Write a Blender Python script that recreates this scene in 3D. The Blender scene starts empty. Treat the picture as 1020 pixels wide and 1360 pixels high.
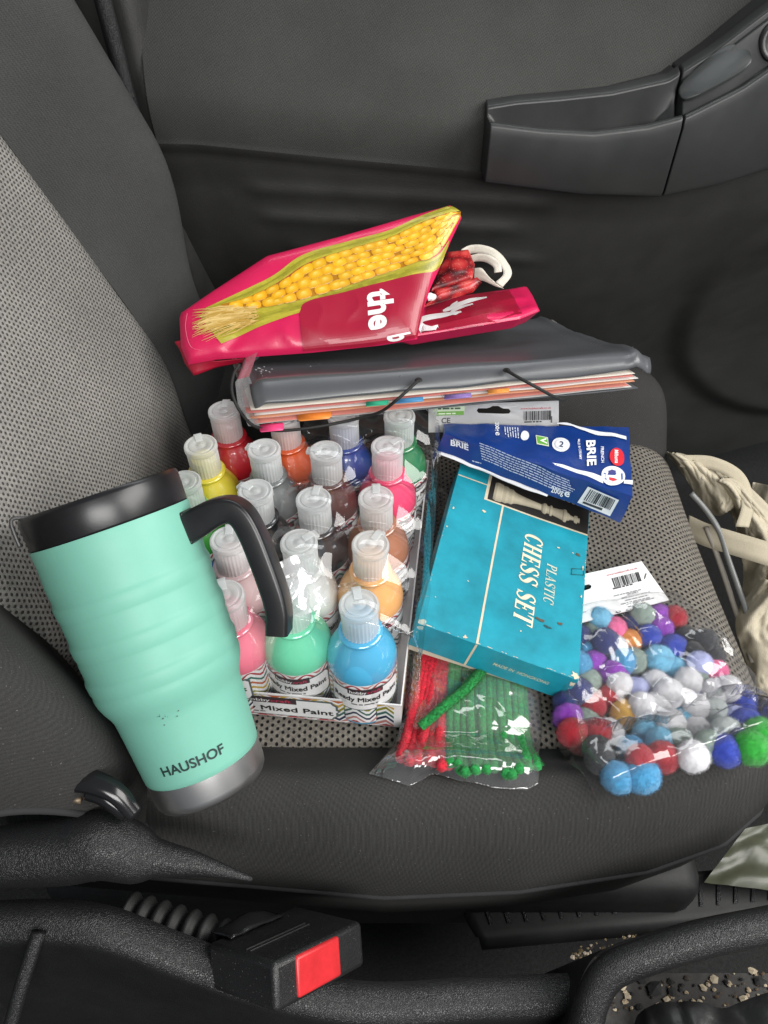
import bpy, math, random
from mathutils import Vector, Matrix, noise
from mathutils.geometry import tessellate_polygon
random.seed(7)
V = Vector
PI = math.pi
sc = bpy.context.scene
COL = sc.collection

# ------------------------------------------------------------------ camera
F, CX, CY = 989.0, 510.0, 680.0
PITCH = math.radians(46)
CP, SP = math.cos(PITCH), math.sin(PITCH)
CAM = V((0, 0, .54))
cd = bpy.data.cameras.new('camera')
cam = bpy.data.objects.new('camera', cd)
COL.objects.link(cam)
cam.location = CAM
cam.rotation_euler = (math.radians(90) - PITCH, 0, 0)
cd.sensor_fit = 'VERTICAL'
cd.sensor_height = 36
cd.lens = 36 * F / 1360
cd.clip_start = .01
cd.clip_end = 50
sc.camera = cam
sc.render.resolution_x, sc.render.resolution_y = 768, 1024


def ray(px, py):
    dx = (px - CX) / F
    dy = (CY - py) / F
    return V((dx, CP + dy * SP, -SP + dy * CP))


def at_z(px, py, z):
    r = ray(px, py)
    return CAM + r * ((z - CAM.z) / r.z)


def at_y(px, py, y):
    r = ray(px, py)
    return CAM + r * (y / r.y)


def at_x(px, py, x):
    r = ray(px, py)
    return CAM + r * (x / r.x)


def at_t(px, py, t):
    return CAM + ray(px, py) * t


def at_plane(px, py, p0, n):
    r = ray(px, py)
    return CAM + r * ((p0 - CAM).dot(n) / r.dot(n))


# ------------------------------------------------------------------ small maths
def lerp(a, b, t):
    return a + (b - a) * t


def clamp(x, a=0., b=1.):
    return max(a, min(b, x))


def smooth(a, b, x):
    t = clamp((x - a) / (b - a))
    return t * t * (3 - 2 * t)


def table(x, pts):
    if x <= pts[0][0]:
        return pts[0][1]
    for (a, b), (c, d) in zip(pts, pts[1:]):
        if x <= c:
            t = (x - a) / (c - a)
            t = t * t * (3 - 2 * t) if False else t
            return lerp(b, d, t)
    return pts[-1][1]


def nz(x, y, z=0.):
    return noise.noise(V((x, y, z)))


def catmull(pts, n=8):
    P = [V(p) for p in pts]
    P = [P[0] * 2 - P[1]] + P + [P[-1] * 2 - P[-2]]
    out = []
    for i in range(1, len(P) - 2):
        p0, p1, p2, p3 = P[i - 1:i + 3]
        for k in range(n):
            t = k / n
            out.append(.5 * ((2 * p1) + (p2 - p0) * t + (2 * p0 - 5 * p1 + 4 * p2 - p3) * t * t + (3 * p1 - p0 - 3 * p2 + p3) * t ** 3))
    out.append(P[-2])
    return out


def resample(chain, n):
    d = [0.]
    for a, b in zip(chain, chain[1:]):
        d.append(d[-1] + (b - a).length)
    L = d[-1] or 1
    out = []
    j = 0
    for i in range(n):
        s = L * i / (n - 1)
        while j < len(chain) - 2 and d[j + 1] < s:
            j += 1
        seg = (d[j + 1] - d[j]) or 1
        out.append(chain[j].lerp(chain[j + 1], clamp((s - d[j]) / seg)))
    return out


# ------------------------------------------------------------------ materials
def srgb(r, g, b):
    def f(c):
        c /= 255.
        return c / 12.92 if c <= .04045 else ((c + .055) / 1.055) ** 2.4
    return (f(r), f(g), f(b), 1)


class Nd:
    """small node-tree writer"""
    def __init__(s, name):
        s.m = bpy.data.materials.new(name)
        s.m.use_nodes = True
        s.t = s.m.node_tree
        s.t.nodes.clear()
        s.out = s.n('ShaderNodeOutputMaterial')

    def n(s, kind, **kw):
        nd = s.t.nodes.new(kind)
        for k, v in kw.items():
            if k.startswith('i_'):
                nd.inputs[k[2:].replace('_', ' ')].default_value = v
            else:
                setattr(nd, k, v)
        return nd

    def l(s, a, b):
        s.t.links.new(a, b)

    def math(s, op, a, b=None, c=None):
        nd = s.n('ShaderNodeMath', operation=op)
        for i, v in enumerate((a, b, c)):
            if v is None:
                continue
            if isinstance(v, (int, float)):
                nd.inputs[i].default_value = v
            else:
                s.l(v, nd.inputs[i])
        return nd.outputs[0]

    def mix(s, f, a, b, mode='MIX'):
        nd = s.n('ShaderNodeMix', data_type='RGBA', blend_type=mode)
        for i, v in ((0, f), (6, a), (7, b)):
            if isinstance(v, (int, float)):
                nd.inputs[i].default_value = v
            elif isinstance(v, tuple):
                nd.inputs[i].default_value = v
            else:
                s.l(v, nd.inputs[i])
        return nd.outputs[2]

    def noise(s, scale, detail=3, rough=.55, vec=None, dist=0.):
        nd = s.n('ShaderNodeTexNoise')
        nd.inputs['Scale'].default_value = scale
        nd.inputs['Detail'].default_value = detail
        nd.inputs['Roughness'].default_value = rough
        nd.inputs['Distortion'].default_value = dist
        if vec is not None:
            s.l(vec, nd.inputs['Vector'])
        return nd.outputs['Fac']

    def pos(s):
        return s.n('ShaderNodeTexCoord').outputs['Object']

    def uv(s):
        return s.n('ShaderNodeTexCoord').outputs['UV']

    def ramp(s, fac, stops):
        nd = s.n('ShaderNodeValToRGB')
        e = nd.color_ramp.elements
        while len(e) < len(stops):
            e.new(.5)
        for el, (p, c) in zip(e, stops):
            el.position = p
            el.color = c if isinstance(c, tuple) else (c, c, c, 1)
        s.l(fac, nd.inputs[0])
        return nd.outputs[0]

    def bsdf(s, col=None, rough=.5, bump=None, bstr=.3, bdist=.001, **kw):
        b = s.n('ShaderNodeBsdfPrincipled')
        for key, v in (('Base Color', col), ('Roughness', rough)):
            if v is None:
                continue
            if isinstance(v, (int, float, tuple)):
                b.inputs[key].default_value = v
            else:
                s.l(v, b.inputs[key])
        for k, v in kw.items():
            key = k.replace('_', ' ')
            if isinstance(v, (int, float, tuple)):
                b.inputs[key].default_value = v
            else:
                s.l(v, b.inputs[key])
        if bump is not None:
            bp = s.n('ShaderNodeBump')
            bp.inputs['Strength'].default_value = bstr
            bp.inputs['Distance'].default_value = bdist
            s.l(bump, bp.inputs['Height'])
            s.l(bp.outputs[0], b.inputs['Normal'])
        return b

    def done(s, shader):
        s.l(shader.outputs[0] if hasattr(shader, 'outputs') else shader, s.out.inputs['Surface'])
        return s.m


def plain(name, col, rough=.5, metal=0., var=.12, vscale=60, bscale=0, bstr=.2, bdist=.0006, coat=0., sheen=0., spec=.5):
    t = Nd(name)
    p = t.pos()
    c = col
    if var:
        f = t.noise(vscale, 4, .6, p)
        lo = tuple(x * (1 - var) for x in col[:3]) + (1,)
        hi = tuple(min(1, x * (1 + var)) for x in col[:3]) + (1,)
        c = t.mix(t.ramp(f, [(.3, 0.), (.7, 1.)]), lo, hi)
    bp = t.noise(bscale, 3, .6, p) if bscale else None
    b = t.bsdf(c, rough, bp, bstr, bdist, Metallic=metal, Coat_Weight=coat, Coat_Roughness=.06, Sheen_Weight=sheen, Specular_IOR_Level=spec)
    return t.done(b)


def leather_grain(name, col, rough, scale=420, bstr=.5, bdist=.0006, spec=.5, dust=.0):
    """moulded plastic with a leather grain"""
    t = Nd(name)
    p = t.pos()
    v = t.n('ShaderNodeTexVoronoi', feature='DISTANCE_TO_EDGE')
    v.inputs['Scale'].default_value = scale
    warp = t.n('ShaderNodeVectorMath', operation='MULTIPLY_ADD')
    nn = t.n('ShaderNodeTexNoise')
    nn.inputs['Scale'].default_value = scale * .5
    t.l(p, nn.inputs['Vector'])
    t.l(nn.outputs['Color'], warp.inputs[0])
    warp.inputs[1].default_value = (.0025,) * 3
    t.l(p, warp.inputs[2])
    t.l(warp.outputs[0], v.inputs['Vector'])
    h = t.ramp(v.outputs['Distance'], [(0., 0.), (.22, 1.)])
    f = t.noise(9, 4, .6, p)
    c = t.mix(t.ramp(f, [(.3, 0.), (.75, 1.)]), tuple(x * .75 for x in col[:3]) + (1,), tuple(x * 1.25 for x in col[:3]) + (1,))
    if dust:
        dn = t.ramp(t.noise(900, 2, .5, p), [(.68, 0.), (.76, 1.)])
        c = t.mix(t.math('MULTIPLY', dn, dust), c, (.35, .33, .3, 1))
    rr = t.math('MULTIPLY_ADD', t.noise(35, 3, .6, p), .25, rough - .12)
    return t.done(t.bsdf(c, rr, h, bstr, bdist, Specular_IOR_Level=spec))


def weave(name, c_lo, c_hi, pitch, rough=.9, bstr=.5, bdist=.0008, skew=1., lint=.15, sheen=.0):
    """fine twill cloth in uv metres"""
    t = Nd(name)
    u = t.n('ShaderNodeSeparateXYZ')
    wn = t.n('ShaderNodeTexNoise')
    wn.inputs['Scale'].default_value = 90
    wn.inputs['Detail'].default_value = 3
    t.l(t.uv(), wn.inputs['Vector'])
    wv = t.n('ShaderNodeVectorMath', operation='MULTIPLY_ADD')
    t.l(wn.outputs['Color'], wv.inputs[0])
    wv.inputs[1].default_value = (pitch * 1.3,) * 3
    t.l(t.uv(), wv.inputs[2])
    t.l(wv.outputs[0], u.inputs[0])
    k = 2 * PI / pitch
    a = t.math('SINE', t.math('MULTIPLY', t.math('ADD', u.outputs[0], t.math('MULTIPLY', u.outputs[1], skew)), k))
    b = t.math('SINE', t.math('MULTIPLY', t.math('SUBTRACT', u.outputs[1], t.math('MULTIPLY', u.outputs[0], skew)), k))
    p = t.pos()
    h = t.math('MULTIPLY_ADD', a, .12, t.math('MULTIPLY_ADD', b, .12, t.math('MULTIPLY_ADD', t.noise(1100, 2, .6, p), 1.1, -.05)))
    big = t.ramp(t.noise(7, 4, .6, p), [(.3, .8), (.7, 1.15)])
    c = t.mix(h, c_lo, c_hi)
    c = t.mix(1., c, big, 'MULTIPLY')
    fl = t.ramp(t.noise(700, 2, .5, p), [(.70, 0.), (.78, 1.)])
    c = t.mix(t.math('MULTIPLY', fl, lint), c, (.45, .43, .4, 1))
    return t.done(t.bsdf(c, rough, h, bstr, bdist, Specular_IOR_Level=.2, Sheen_Weight=sheen, Sheen_Roughness=.5))


def spacer_cloth(name, thread, hi, hole, pu, pv):
    """open sports-mesh cloth: staggered dark holes between pale threads"""
    t = Nd(name)
    u = t.n('ShaderNodeSeparateXYZ')
    t.l(t.uv(), u.inputs[0])
    U = t.math('DIVIDE', u.outputs[0], pu)
    W = t.math('DIVIDE', u.outputs[1], pv)
    row = t.math('FLOOR', W)
    odd = t.math('MULTIPLY', t.math('MODULO', t.math('ABSOLUTE', row), 2.), .5)
    fu = t.math('ABSOLUTE', t.math('SUBTRACT', t.math('FRACT', t.math('ADD', U, odd)), .5))
    fv = t.math('ABSOLUTE', t.math('SUBTRACT', t.math('FRACT', W), .5))
    d = t.math('SQRT', t.math('ADD', t.math('POWER', t.math('MULTIPLY', fu, 1.15), 2.), t.math('POWER', t.math('MULTIPLY', fv, .95), 2.)))
    h = t.ramp(d, [(.17, 0.), (.33, 1.)])
    p = t.pos()
    th = t.mix(t.ramp(t.noise(420, 3, .6, p), [(.35, 0.), (.7, 1.)]), thread, hi)
    th = t.mix(1., th, t.ramp(t.noise(6, 3, .5, p), [(.3, .82), (.7, 1.12)]), 'MULTIPLY')
    c = t.mix(h, hole, th)
    return t.done(t.bsdf(c, .85, h, .9, .0016, Specular_IOR_Level=.2))


def film(name, rough=.06, haze=.03, bscale=30, bstr=.10, tint=(1, 1, 1, 1), gain=.7, stretch_rot=.6):
    """clear crinkled plastic: fresnel gloss over a clear layer"""
    t = Nd(name)
    p = t.pos()
    rid = t.n('ShaderNodeTexNoise')
    rid.noise_type = 'RIDGED_MULTIFRACTAL'
    rid.inputs['Scale'].default_value = bscale
    rid.inputs['Detail'].default_value = 3
    mp = t.n('ShaderNodeMapping')
    mp.inputs['Rotation'].default_value = (.3, .2, stretch_rot)
    mp.inputs['Scale'].default_value = (1, .28, 1)
    t.l(p, mp.inputs[0])
    t.l(mp.outputs[0], rid.inputs['Vector'])
    bp = t.n('ShaderNodeBump')
    bp.inputs['Strength'].default_value = bstr
    bp.inputs['Distance'].default_value = .004
    t.l(rid.outputs['Fac'], bp.inputs['Height'])
    g = t.n('ShaderNodeBsdfGlossy')
    g.inputs['Roughness'].default_value = rough
    t.l(bp.outputs[0], g.inputs['Normal'])
    fr = t.n('ShaderNodeLayerWeight')
    fr.inputs['Blend'].default_value = .5
    t.l(bp.outputs[0], fr.inputs['Normal'])
    sch = t.math('MULTIPLY_ADD', t.math('POWER', fr.outputs['Facing'], 4.), .85, .07)
    tr = t.n('ShaderNodeBsdfTransparent')
    tr.inputs[0].default_value = tint
    df = t.n('ShaderNodeBsdfDiffuse')
    df.inputs[0].default_value = (.8, .8, .82, 1)
    m1 = t.n('ShaderNodeMixShader')
    m1.inputs[0].default_value = haze
    t.l(tr.outputs[0], m1.inputs[1])
    t.l(df.outputs[0], m1.inputs[2])
    m2 = t.n('ShaderNodeMixShader')
    t.l(t.math('MINIMUM', t.math('MULTIPLY', sch, 1.5 * gain), .8), m2.inputs[0])
    t.l(m1.outputs[0], m2.inputs[1])
    t.l(g.outputs[0], m2.inputs[2])
    return t.done(m2)


def vcol_mat(name, rough=.5, coat=0., bscale=0, bstr=.2, var=.0, spec=.5, wear=0.):
    """printed surface: colour carried by the mesh attribute 'Col'"""
    t = Nd(name)
    a = t.n('ShaderNodeAttribute', attribute_name='Col')
    c = a.outputs['Color']
    p = t.pos()
    if var:
        c = t.mix(1., c, t.ramp(t.noise(90, 4, .6, p), [(.3, 1 - var), (.7, 1.)]), 'MULTIPLY')
    if wear:
        w = t.ramp(t.noise(260, 5, .7, p), [(.66, 0.), (.70, 1.)])
        c = t.mix(t.math('MULTIPLY', w, wear), c, (.6, .55, .45, 1))
    bp = t.noise(bscale, 3, .6, p) if bscale else None
    return t.done(t.bsdf(c, rough, bp, bstr, .0006, Coat_Weight=coat, Specular_IOR_Level=spec))


# ------------------------------------------------------------------ mesh building
def thing(name, label, cat, loc=(0, 0, 0), group=None, kind=None):
    o = bpy.data.objects.new(name, None)
    o.empty_display_size = .02
    COL.objects.link(o)
    o.location = loc
    o['label'] = label
    o['category'] = cat
    if group:
        o['group'] = group
    if kind:
        o['kind'] = kind
    return o


def tag(o, label=None, cat=None, group=None, kind=None):
    for k, v in (('label', label), ('category', cat), ('group', group), ('kind', kind)):
        if v:
            o[k] = v
    return o


def root_of(o):
    while o.parent:
        o = o.parent
    return o


class MB:
    def __init__(s):
        s.v, s.f, s.uv, s.c, s.fm = [], [], [], [], []

    def add(s, verts, faces, col=None, uv=None, m=0):
        o = len(s.v)
        s.v += [V(p) for p in verts]
        s.f += [tuple(i + o for i in f) for f in faces]
        s.c += ([col] * len(verts) if (col is None or isinstance(col, tuple)) else list(col))
        s.uv += (list(uv) if uv else [(0, 0)] * len(verts))
        s.fm += [m] * len(faces)
        return s

    def grid(s, fn, nu, nv, col=None, uvfn=None, close_u=False, flip=False):
        vs, uv, cs = [], [], []
        for i in range(nu):
            for j in range(nv):
                u = i / (nu if close_u else nu - 1)
                w = j / (nv - 1)
                p = fn(u, w)
                vs.append(p)
                uv.append(uvfn(u, w) if uvfn else (u, w))
                cs.append(col(u, w) if callable(col) else col)
        fs = []
        for i in range(nu if close_u else nu - 1):
            for j in range(nv - 1):
                a = i * nv + j
                b = ((i + 1) % nu) * nv + j
                f = (a, b, b + 1, a + 1)
                fs.append(f[::-1] if flip else f)
        return s.add(vs, fs, cs, uv)

    def box(s, lo, hi, fr=None, col=None):
        vs = [V((x, y, z)) for z in (lo[2], hi[2]) for y in (lo[1], hi[1]) for x in (lo[0], hi[0])]
        if fr:
            vs = [fr(p) for p in vs]
        return s.add(vs, [(0, 2, 3, 1), (4, 5, 7, 6), (0, 1, 5, 4), (2, 6, 7, 3), (0, 4, 6, 2), (1, 3, 7, 5)], col)

    def lathe(s, prof, n=32, fr=None, col=None, ripple=None):
        """profile of (radius, height)"""
        vs = []
        for k in range(n):
            a = 2 * PI * k / n
            for (r, z) in prof:
                rr = r + (ripple(a, r, z) if ripple else 0)
                p = V((rr * math.cos(a), rr * math.sin(a), z))
                vs.append(fr(p) if fr else p)
        m = len(prof)
        fs = []
        for k in range(n):
            k2 = (k + 1) % n
            for j in range(m - 1):
                fs.append((k * m + j, k2 * m + j, k2 * m + j + 1, k * m + j + 1))
        return s.add(vs, fs, col)

    def tube(s, path, rad, n=10, col=None, cap=True, flat=1., up=V((0, 0, 1))):
        P = [V(p) for p in path]
        m = len(P)
        vs = []
        last = None
        for i, p in enumerate(P):
            t = (P[min(i + 1, m - 1)] - P[max(i - 1, 0)])
            t = t.normalized() if t.length > 1e-9 else V((1, 0, 0))
            if last is None:
                a = t.cross(up)
                if a.length < 1e-4:
                    a = t.cross(V((1, 0, 0)))
            else:
                a = last - t * last.dot(t)
            a.normalize()
            last = a
            b = t.cross(a)
            r = rad(i / (m - 1)) if callable(rad) else rad
            for k in range(n):
                q = 2 * PI * k / n
                vs.append(p + a * (r * math.cos(q)) + b * (r * flat * math.sin(q)))
        fs = []
        for i in range(m - 1):
            for k in range(n):
                k2 = (k + 1) % n
                fs.append((i * n + k, i * n + k2, (i + 1) * n + k2, (i + 1) * n + k))
        if cap:
            fs.append(tuple(range(n))[::-1])
            fs.append(tuple((m - 1) * n + k for k in range(n)))
        return s.add(vs, fs, col)

    def sweep(s, path, sect, frames, cap=True, col=None):
        """closed section (list of 2d) swept with explicit frames [(a,b)]"""
        n = len(sect)
        vs = []
        for p, (a, b) in zip(path, frames):
            for (x, y) in sect:
                vs.append(p + a * x + b * y)
        fs = []
        for i in range(len(path) - 1):
            for k in range(n):
                k2 = (k + 1) % n
                fs.append((i * n + k, i * n + k2, (i + 1) * n + k2, (i + 1) * n + k))
        if cap:
            fs.append(tuple(range(n))[::-1])
            fs.append(tuple((len(path) - 1) * n + k for k in range(n)))
        return s.add(vs, fs, col)

    def loft(s, loops, cap=True, col=None):
        n = len(loops[0])
        vs = [p for L in loops for p in L]
        fs = []
        for i in range(len(loops) - 1):
            for k in range(n):
                k2 = (k + 1) % n
                fs.append((i * n + k, i * n + k2, (i + 1) * n + k2, (i + 1) * n + k))
        if cap:
            fs.append(tuple(range(n))[::-1])
            fs.append(tuple((len(loops) - 1) * n + k for k in range(n)))
        return s.add(vs, fs, col)

    def poly(s, pts2, mp, col=None, off=0.):
        """flat 2d outline filled and mapped by mp(x, y, off)"""
        tri = tessellate_polygon([[V((a, b, 0)) for a, b in pts2]])
        return s.add([mp(a, b, off) for a, b in pts2], [tuple(t) for t in tri], col)

    def strip(s, A, B, col=None, n=2):
        """ribbon between two chains"""
        vs = []
        for a, b in zip(A, B):
            for k in range(n):
                vs.append(a.lerp(b, k / (n - 1)))
        fs = []
        for i in range(len(A) - 1):
            for k in range(n - 1):
                fs.append((i * n + k, i * n + k + 1, (i + 1) * n + k + 1, (i + 1) * n + k))
        return s.add(vs, fs, col)

    def build(s, name, m, parent=None, smooth_=True, sharp=None, solid=0., bevel=0., sub=0, local=False, soff=-1.):
        me = bpy.data.meshes.new(name)
        base = V((0, 0, 0))
        if parent is not None and not local:
            base = root_of(parent).location
        me.from_pydata([tuple(p - base) for p in s.v], [], s.f)
        if any(u != (0, 0) for u in s.uv):
            l = me.uv_layers.new(name='UVMap')
            for lp in me.loops:
                l.data[lp.index].uv = s.uv[lp.vertex_index]
        if any(c is not None for c in s.c):
            a = me.color_attributes.new('Col', 'FLOAT_COLOR', 'POINT')
            for i, c in enumerate(s.c):
                a.data[i].color = c if c is not None else (1, 1, 1, 1)
        ms = m if isinstance(m, list) else [m]
        for q in ms:
            me.materials.append(q)
        for p, k in zip(me.polygons, s.fm):
            p.material_index = k
        if smooth_:
            me.shade_smooth()
            if sharp:
                me.set_sharp_from_angle(angle=math.radians(sharp))
        me.validate()
        o = bpy.data.objects.new(name, me)
        COL.objects.link(o)
        if parent is not None:
            o.parent = parent
        if solid:
            md = o.modifiers.new('solid', 'SOLIDIFY')
            md.thickness = solid
            md.offset = soff
        if bevel:
            md = o.modifiers.new('bevel', 'BEVEL')
            md.width = bevel
            md.segments = 3
            md.limit_method = 'ANGLE'
            md.angle_limit = math.radians(35)
            md.harden_normals = False
        if sub:
            md = o.modifiers.new('sub', 'SUBSURF')
            md.levels = md.render_levels = sub
        return o


_tc = {}


def text2d(s, bold=0., shear=0., spacing=1.):
    """outline text as flat triangles, cap height about 0.7"""
    key = (s, bold, shear, spacing)
    if key not in _tc:
        cu = bpy.data.curves.new('text', 'FONT')
        cu.body = s
        cu.offset = bold
        cu.shear = shear
        cu.space_character = spacing
        cu.resolution_u = 4
        cu.fill_mode = 'FRONT'
        o = bpy.data.objects.new('text', cu)
        COL.objects.link(o)
        dg = bpy.context.evaluated_depsgraph_get()
        dg.update()
        me = bpy.data.meshes.new_from_object(o.evaluated_get(dg))
        vs = [(v.co.x, v.co.y) for v in me.vertices]
        fs = [tuple(p.vertices) for p in me.polygons]
        bpy.data.objects.remove(o)
        bpy.data.curves.remove(cu)
        bpy.data.meshes.remove(me)
        x0 = min(v[0] for v in vs)
        x1 = max(v[0] for v in vs)
        vs = [(x - x0, y) for x, y in vs]
        _tc[key] = (vs, fs, x1 - x0)
    return _tc[key]


def put_text(mb, s, mp, x, y, h=None, w=None, align='L', col=None, off=.0004, bold=0., shear=0., spacing=1., xs=1.):
    """h = cap height; w = total width; mp(x,y,off) -> 3d"""
    vs, fs, W = text2d(s, bold, shear, spacing)
    if h is None:
        k = w / W
        kx = k
    else:
        k = h / .7
        kx = k * xs if w is None else w / W
    x0 = x - (W * kx if align == 'R' else W * kx / 2 if align == 'C' else 0)
    mb.add([mp(x0 + a * kx, y + b * k, off) for a, b in vs], fs, col)


def put_bold(mb, s, mp, x, y, d, **kw):
    """heavier lettering: the same outline laid down a few times, each a hair higher"""
    off = kw.pop('off', .0004)
    for i, (a, b) in enumerate(((-d, 0), (d, 0), (0, d), (0, -d))):
        put_text(mb, s, mp, x + a, y + b, off=off + i * .00005, **kw)


def frame_map(o, ux, uy, un):
    return lambda x, y, off=0.: o + ux * x + uy * y + un * off


def rrect(x0, y0, x1, y1, r, n=5):
    out = []
    for cx, cy, a0 in ((x1 - r, y1 - r, 0), (x0 + r, y1 - r, 90), (x0 + r, y0 + r, 180), (x1 - r, y0 + r, 270)):
        for k in range(n + 1):
            a = math.radians(a0 + 90 * k / n)
            out.append((cx + r * math.cos(a), cy + r * math.sin(a)))
    return out


def barcode(mb, mp, x0, y0, x1, y1, col=(.01, .01, .01, 1), off=.0004, n=30, seed=1, digits=True):
    rnd = random.Random(seed)
    x = x0
    W = (x1 - x0) / (n * 1.9)
    while x < x1 - W:
        w = W * rnd.choice((.8, .8, 1.4, 2.2))
        mb.add([mp(x, y0, off), mp(x + w, y0, off), mp(x + w, y1, off), mp(x, y1, off)], [(0, 1, 2, 3)], col)
        x += w + W * rnd.choice((.7, 1.2, 1.8))


def tiny_lines(mb, mp, x0, y0, x1, n, lh, th, col, off=.0004, seed=0, align='L'):
    """print too small to read: rows of word-length dashes"""
    rnd = random.Random(seed)
    for i in range(n):
        y = y0 - i * lh
        x = x0
        xe = x1 - (rnd.random() * .35 * (x1 - x0) if (i == n - 1 or align == 'C') else rnd.random() * .06 * (x1 - x0))
        if align == 'C':
            sft = (x1 - xe) / 2
            x += sft
            xe += sft - (x1 - xe) / 2 if False else 0
        while x < xe:
            w = th * rnd.uniform(1.5, 6)
            w = min(w, xe - x)
            mb.add([mp(x, y, off), mp(x + w, y, off), mp(x + w, y + th, off), mp(x, y + th, off)], [(0, 1, 2, 3)], col)
            x += w + th * .8


WHITE = (.80, .80, .80, 1)
BLACK = (.012, .012, .012, 1)

# ================================================================== THE CAR INTERIOR
M_BOLSTER = weave('bolster cloth', (.020, .0196, .019, 1), (.045, .044, .0425, 1), .0028, bstr=.18, skew=.55, lint=.25)
M_BACKCLOTH = weave('backrest cloth', (.028, .0285, .028, 1), (.066, .067, .066, 1), .0014, bstr=.3, skew=.05, lint=.06)
M_INSERT = spacer_cloth('seat mesh cloth', (.120, .109, .094, 1), (.225, .205, .175, 1), (.006, .006, .008, 1), .0060, .0043)
M_BACKINSERT = spacer_cloth('backrest mesh cloth', (.19, .183, .172, 1), (.31, .297, .275, 1), (.06, .058, .055, 1), .0046, .0034)  # paler than the cushion mesh: strong windscreen light put into the colour
M_DOORCLOTH = weave('door cloth', (.030, .031, .029, 1), (.066, .068, .063, 1), .0024, rough=.8, bstr=.3, skew=.7, lint=.03)
M_DOORPLASTIC = leather_grain('door plastic', (.029, .029, .0275, 1), .46, 700, .25, .0005, spec=.5)
M_DOORSMOOTH = leather_grain('armrest plastic', (.030, .031, .031, 1), .38, 900, .10, .0003)
M_PAD = leather_grain('pad plastic', (.045, .049, .049, 1), .38, 900, .08, .0003)
M_GRAIN = leather_grain('console plastic', (.013, .013, .0135, 1), .40, 820, .45, .0006, dust=.0)
M_GLOSSBLACK = plain('gloss black', (.010, .010, .011, 1), .18, var=.1, bscale=200, bstr=.05)
M_SOFTBLACK = plain('dull black', (.012, .012, .012, 1), .6, var=.3, bscale=300, bstr=.2)
M_CARPET = plain('carpet', (.012, .012, .012, 1), .95, var=.5, vscale=300, bscale=700, bstr=.8, bdist=.002)
M_SEAM = plain('seam thread', (.020, .020, .021, 1), .9, var=.2)


# ---- seat cushion
def yn(x):
    return table(x, [(-.28, .20), (-.1, .186), (0, .178), (.1, .182), (.2, .196), (.264, .216), (.31, .248), (.36, .33)])


def ys(x):
    return table(x, [(-.3, .272), (.15, .27), (.22, .275), (.28, .295), (.33, .34), (.4, .36)])


YF, YE = .630, .752


def xdrop(x):
    R = .06
    a = clamp((x - .27) / R)
    return R - R * math.sqrt(max(0, 1 - a * a))


def seat_z(x, y):
    n_, s_ = yn(x), ys(x)
    if y < s_:
        t = clamp((y - n_) / (s_ - n_))
        if t < .5:
            z = -.055 + .089 * math.sqrt(max(0, 1 - (1 - t / .5) ** 2))
        else:
            z = .034 * .5 * (1 + math.cos(PI * (t - .5) / .5))
    elif y < YF:
        t = (y - s_) / (YF - s_)
        z = -.004 * math.sin(PI * t)
    else:
        t = clamp((y - YF) / (YE - YF))
        if t < .55:
            z = .048 * .5 * (1 - math.cos(PI * t / .55))
        else:
            z = -.05 + .098 * math.sqrt(max(0, 1 - ((t - .55) / .45) ** 2))
    g = .004
    z -= g * math.exp(-((y - s_) / .005) ** 2) + g * math.exp(-((y - YF) / .005) ** 2)
    z -= xdrop(x)
    z += .0016 * nz(x * 11, y * 11, 1) + .0007 * nz(x * 31, y * 31, 4)
    return z


def at_seat(px, py, off=0.):
    p = at_z(px, py, off)
    for _ in range(12):
        p = at_z(px, py, seat_z(p.x, p.y) + off)
    return p


seat = thing('car_seat', 'dark car seat with grey mesh centre panels and black cloth bolsters, holding all the shopping', 'car seat', (0, .45, -.16), kind='structure')


def cush_x(u):
    xs = [(-.28, 0), (.27, 0)]
    if u < .8:
        return lerp(-.28, .27, u / .8), 0.
    if u < .95:
        a = (u - .8) / .15 * 1.5
        return .27 + .06 * math.sin(a), 0.
    return .27 + .06 * math.sin(1.5), (u - .95) / .05 * .10


def cushion_part(name, v0f, v1f, mat, nv, skirt=None):
    def fn(u, w):
        x, dz = cush_x(u)
        a, b = v0f(x), v1f(x)
        if skirt == 'near':
            if w < .25:
                k = w / .25
                return V((x, a + .016 * (1 - k), lerp(-.15, -.058, k) - xdrop(x) - dz))
            w2 = (w - .25) / .75
            y = lerp(a, b, 1 - math.cos(w2 * PI / 2) if False else w2 ** 1.35)
            return V((x, y, seat_z(x, y) - dz))
        if skirt == 'far':
            if w > .85:
                k = (w - .85) / .15
                return V((x, b - .01 * k, lerp(-.05, -.15, k) - xdrop(x) - dz))
            w2 = w / .85
            y = lerp(a, b, 1 - (1 - w2) ** 1.3)
            return V((x, y, seat_z(x, y) - dz))
        y = lerp(a, b, w)
        return V((x, y, seat_z(x, y) - dz))
    mb = MB()

    def uvf(u, w):
        p = fn(u, w)
        x, dz = cush_x(u)
        L = x if u < .8 else .27 + (u - .8) / .15 * .09 if u < .95 else .36 + dz
        return (p.y - (p.z if skirt else 0) * (.6 if skirt == 'near' else -.6), L)
    mb.grid(fn, 90, nv, uvfn=uvf)
    return mb.build(name, mat, seat)


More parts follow.
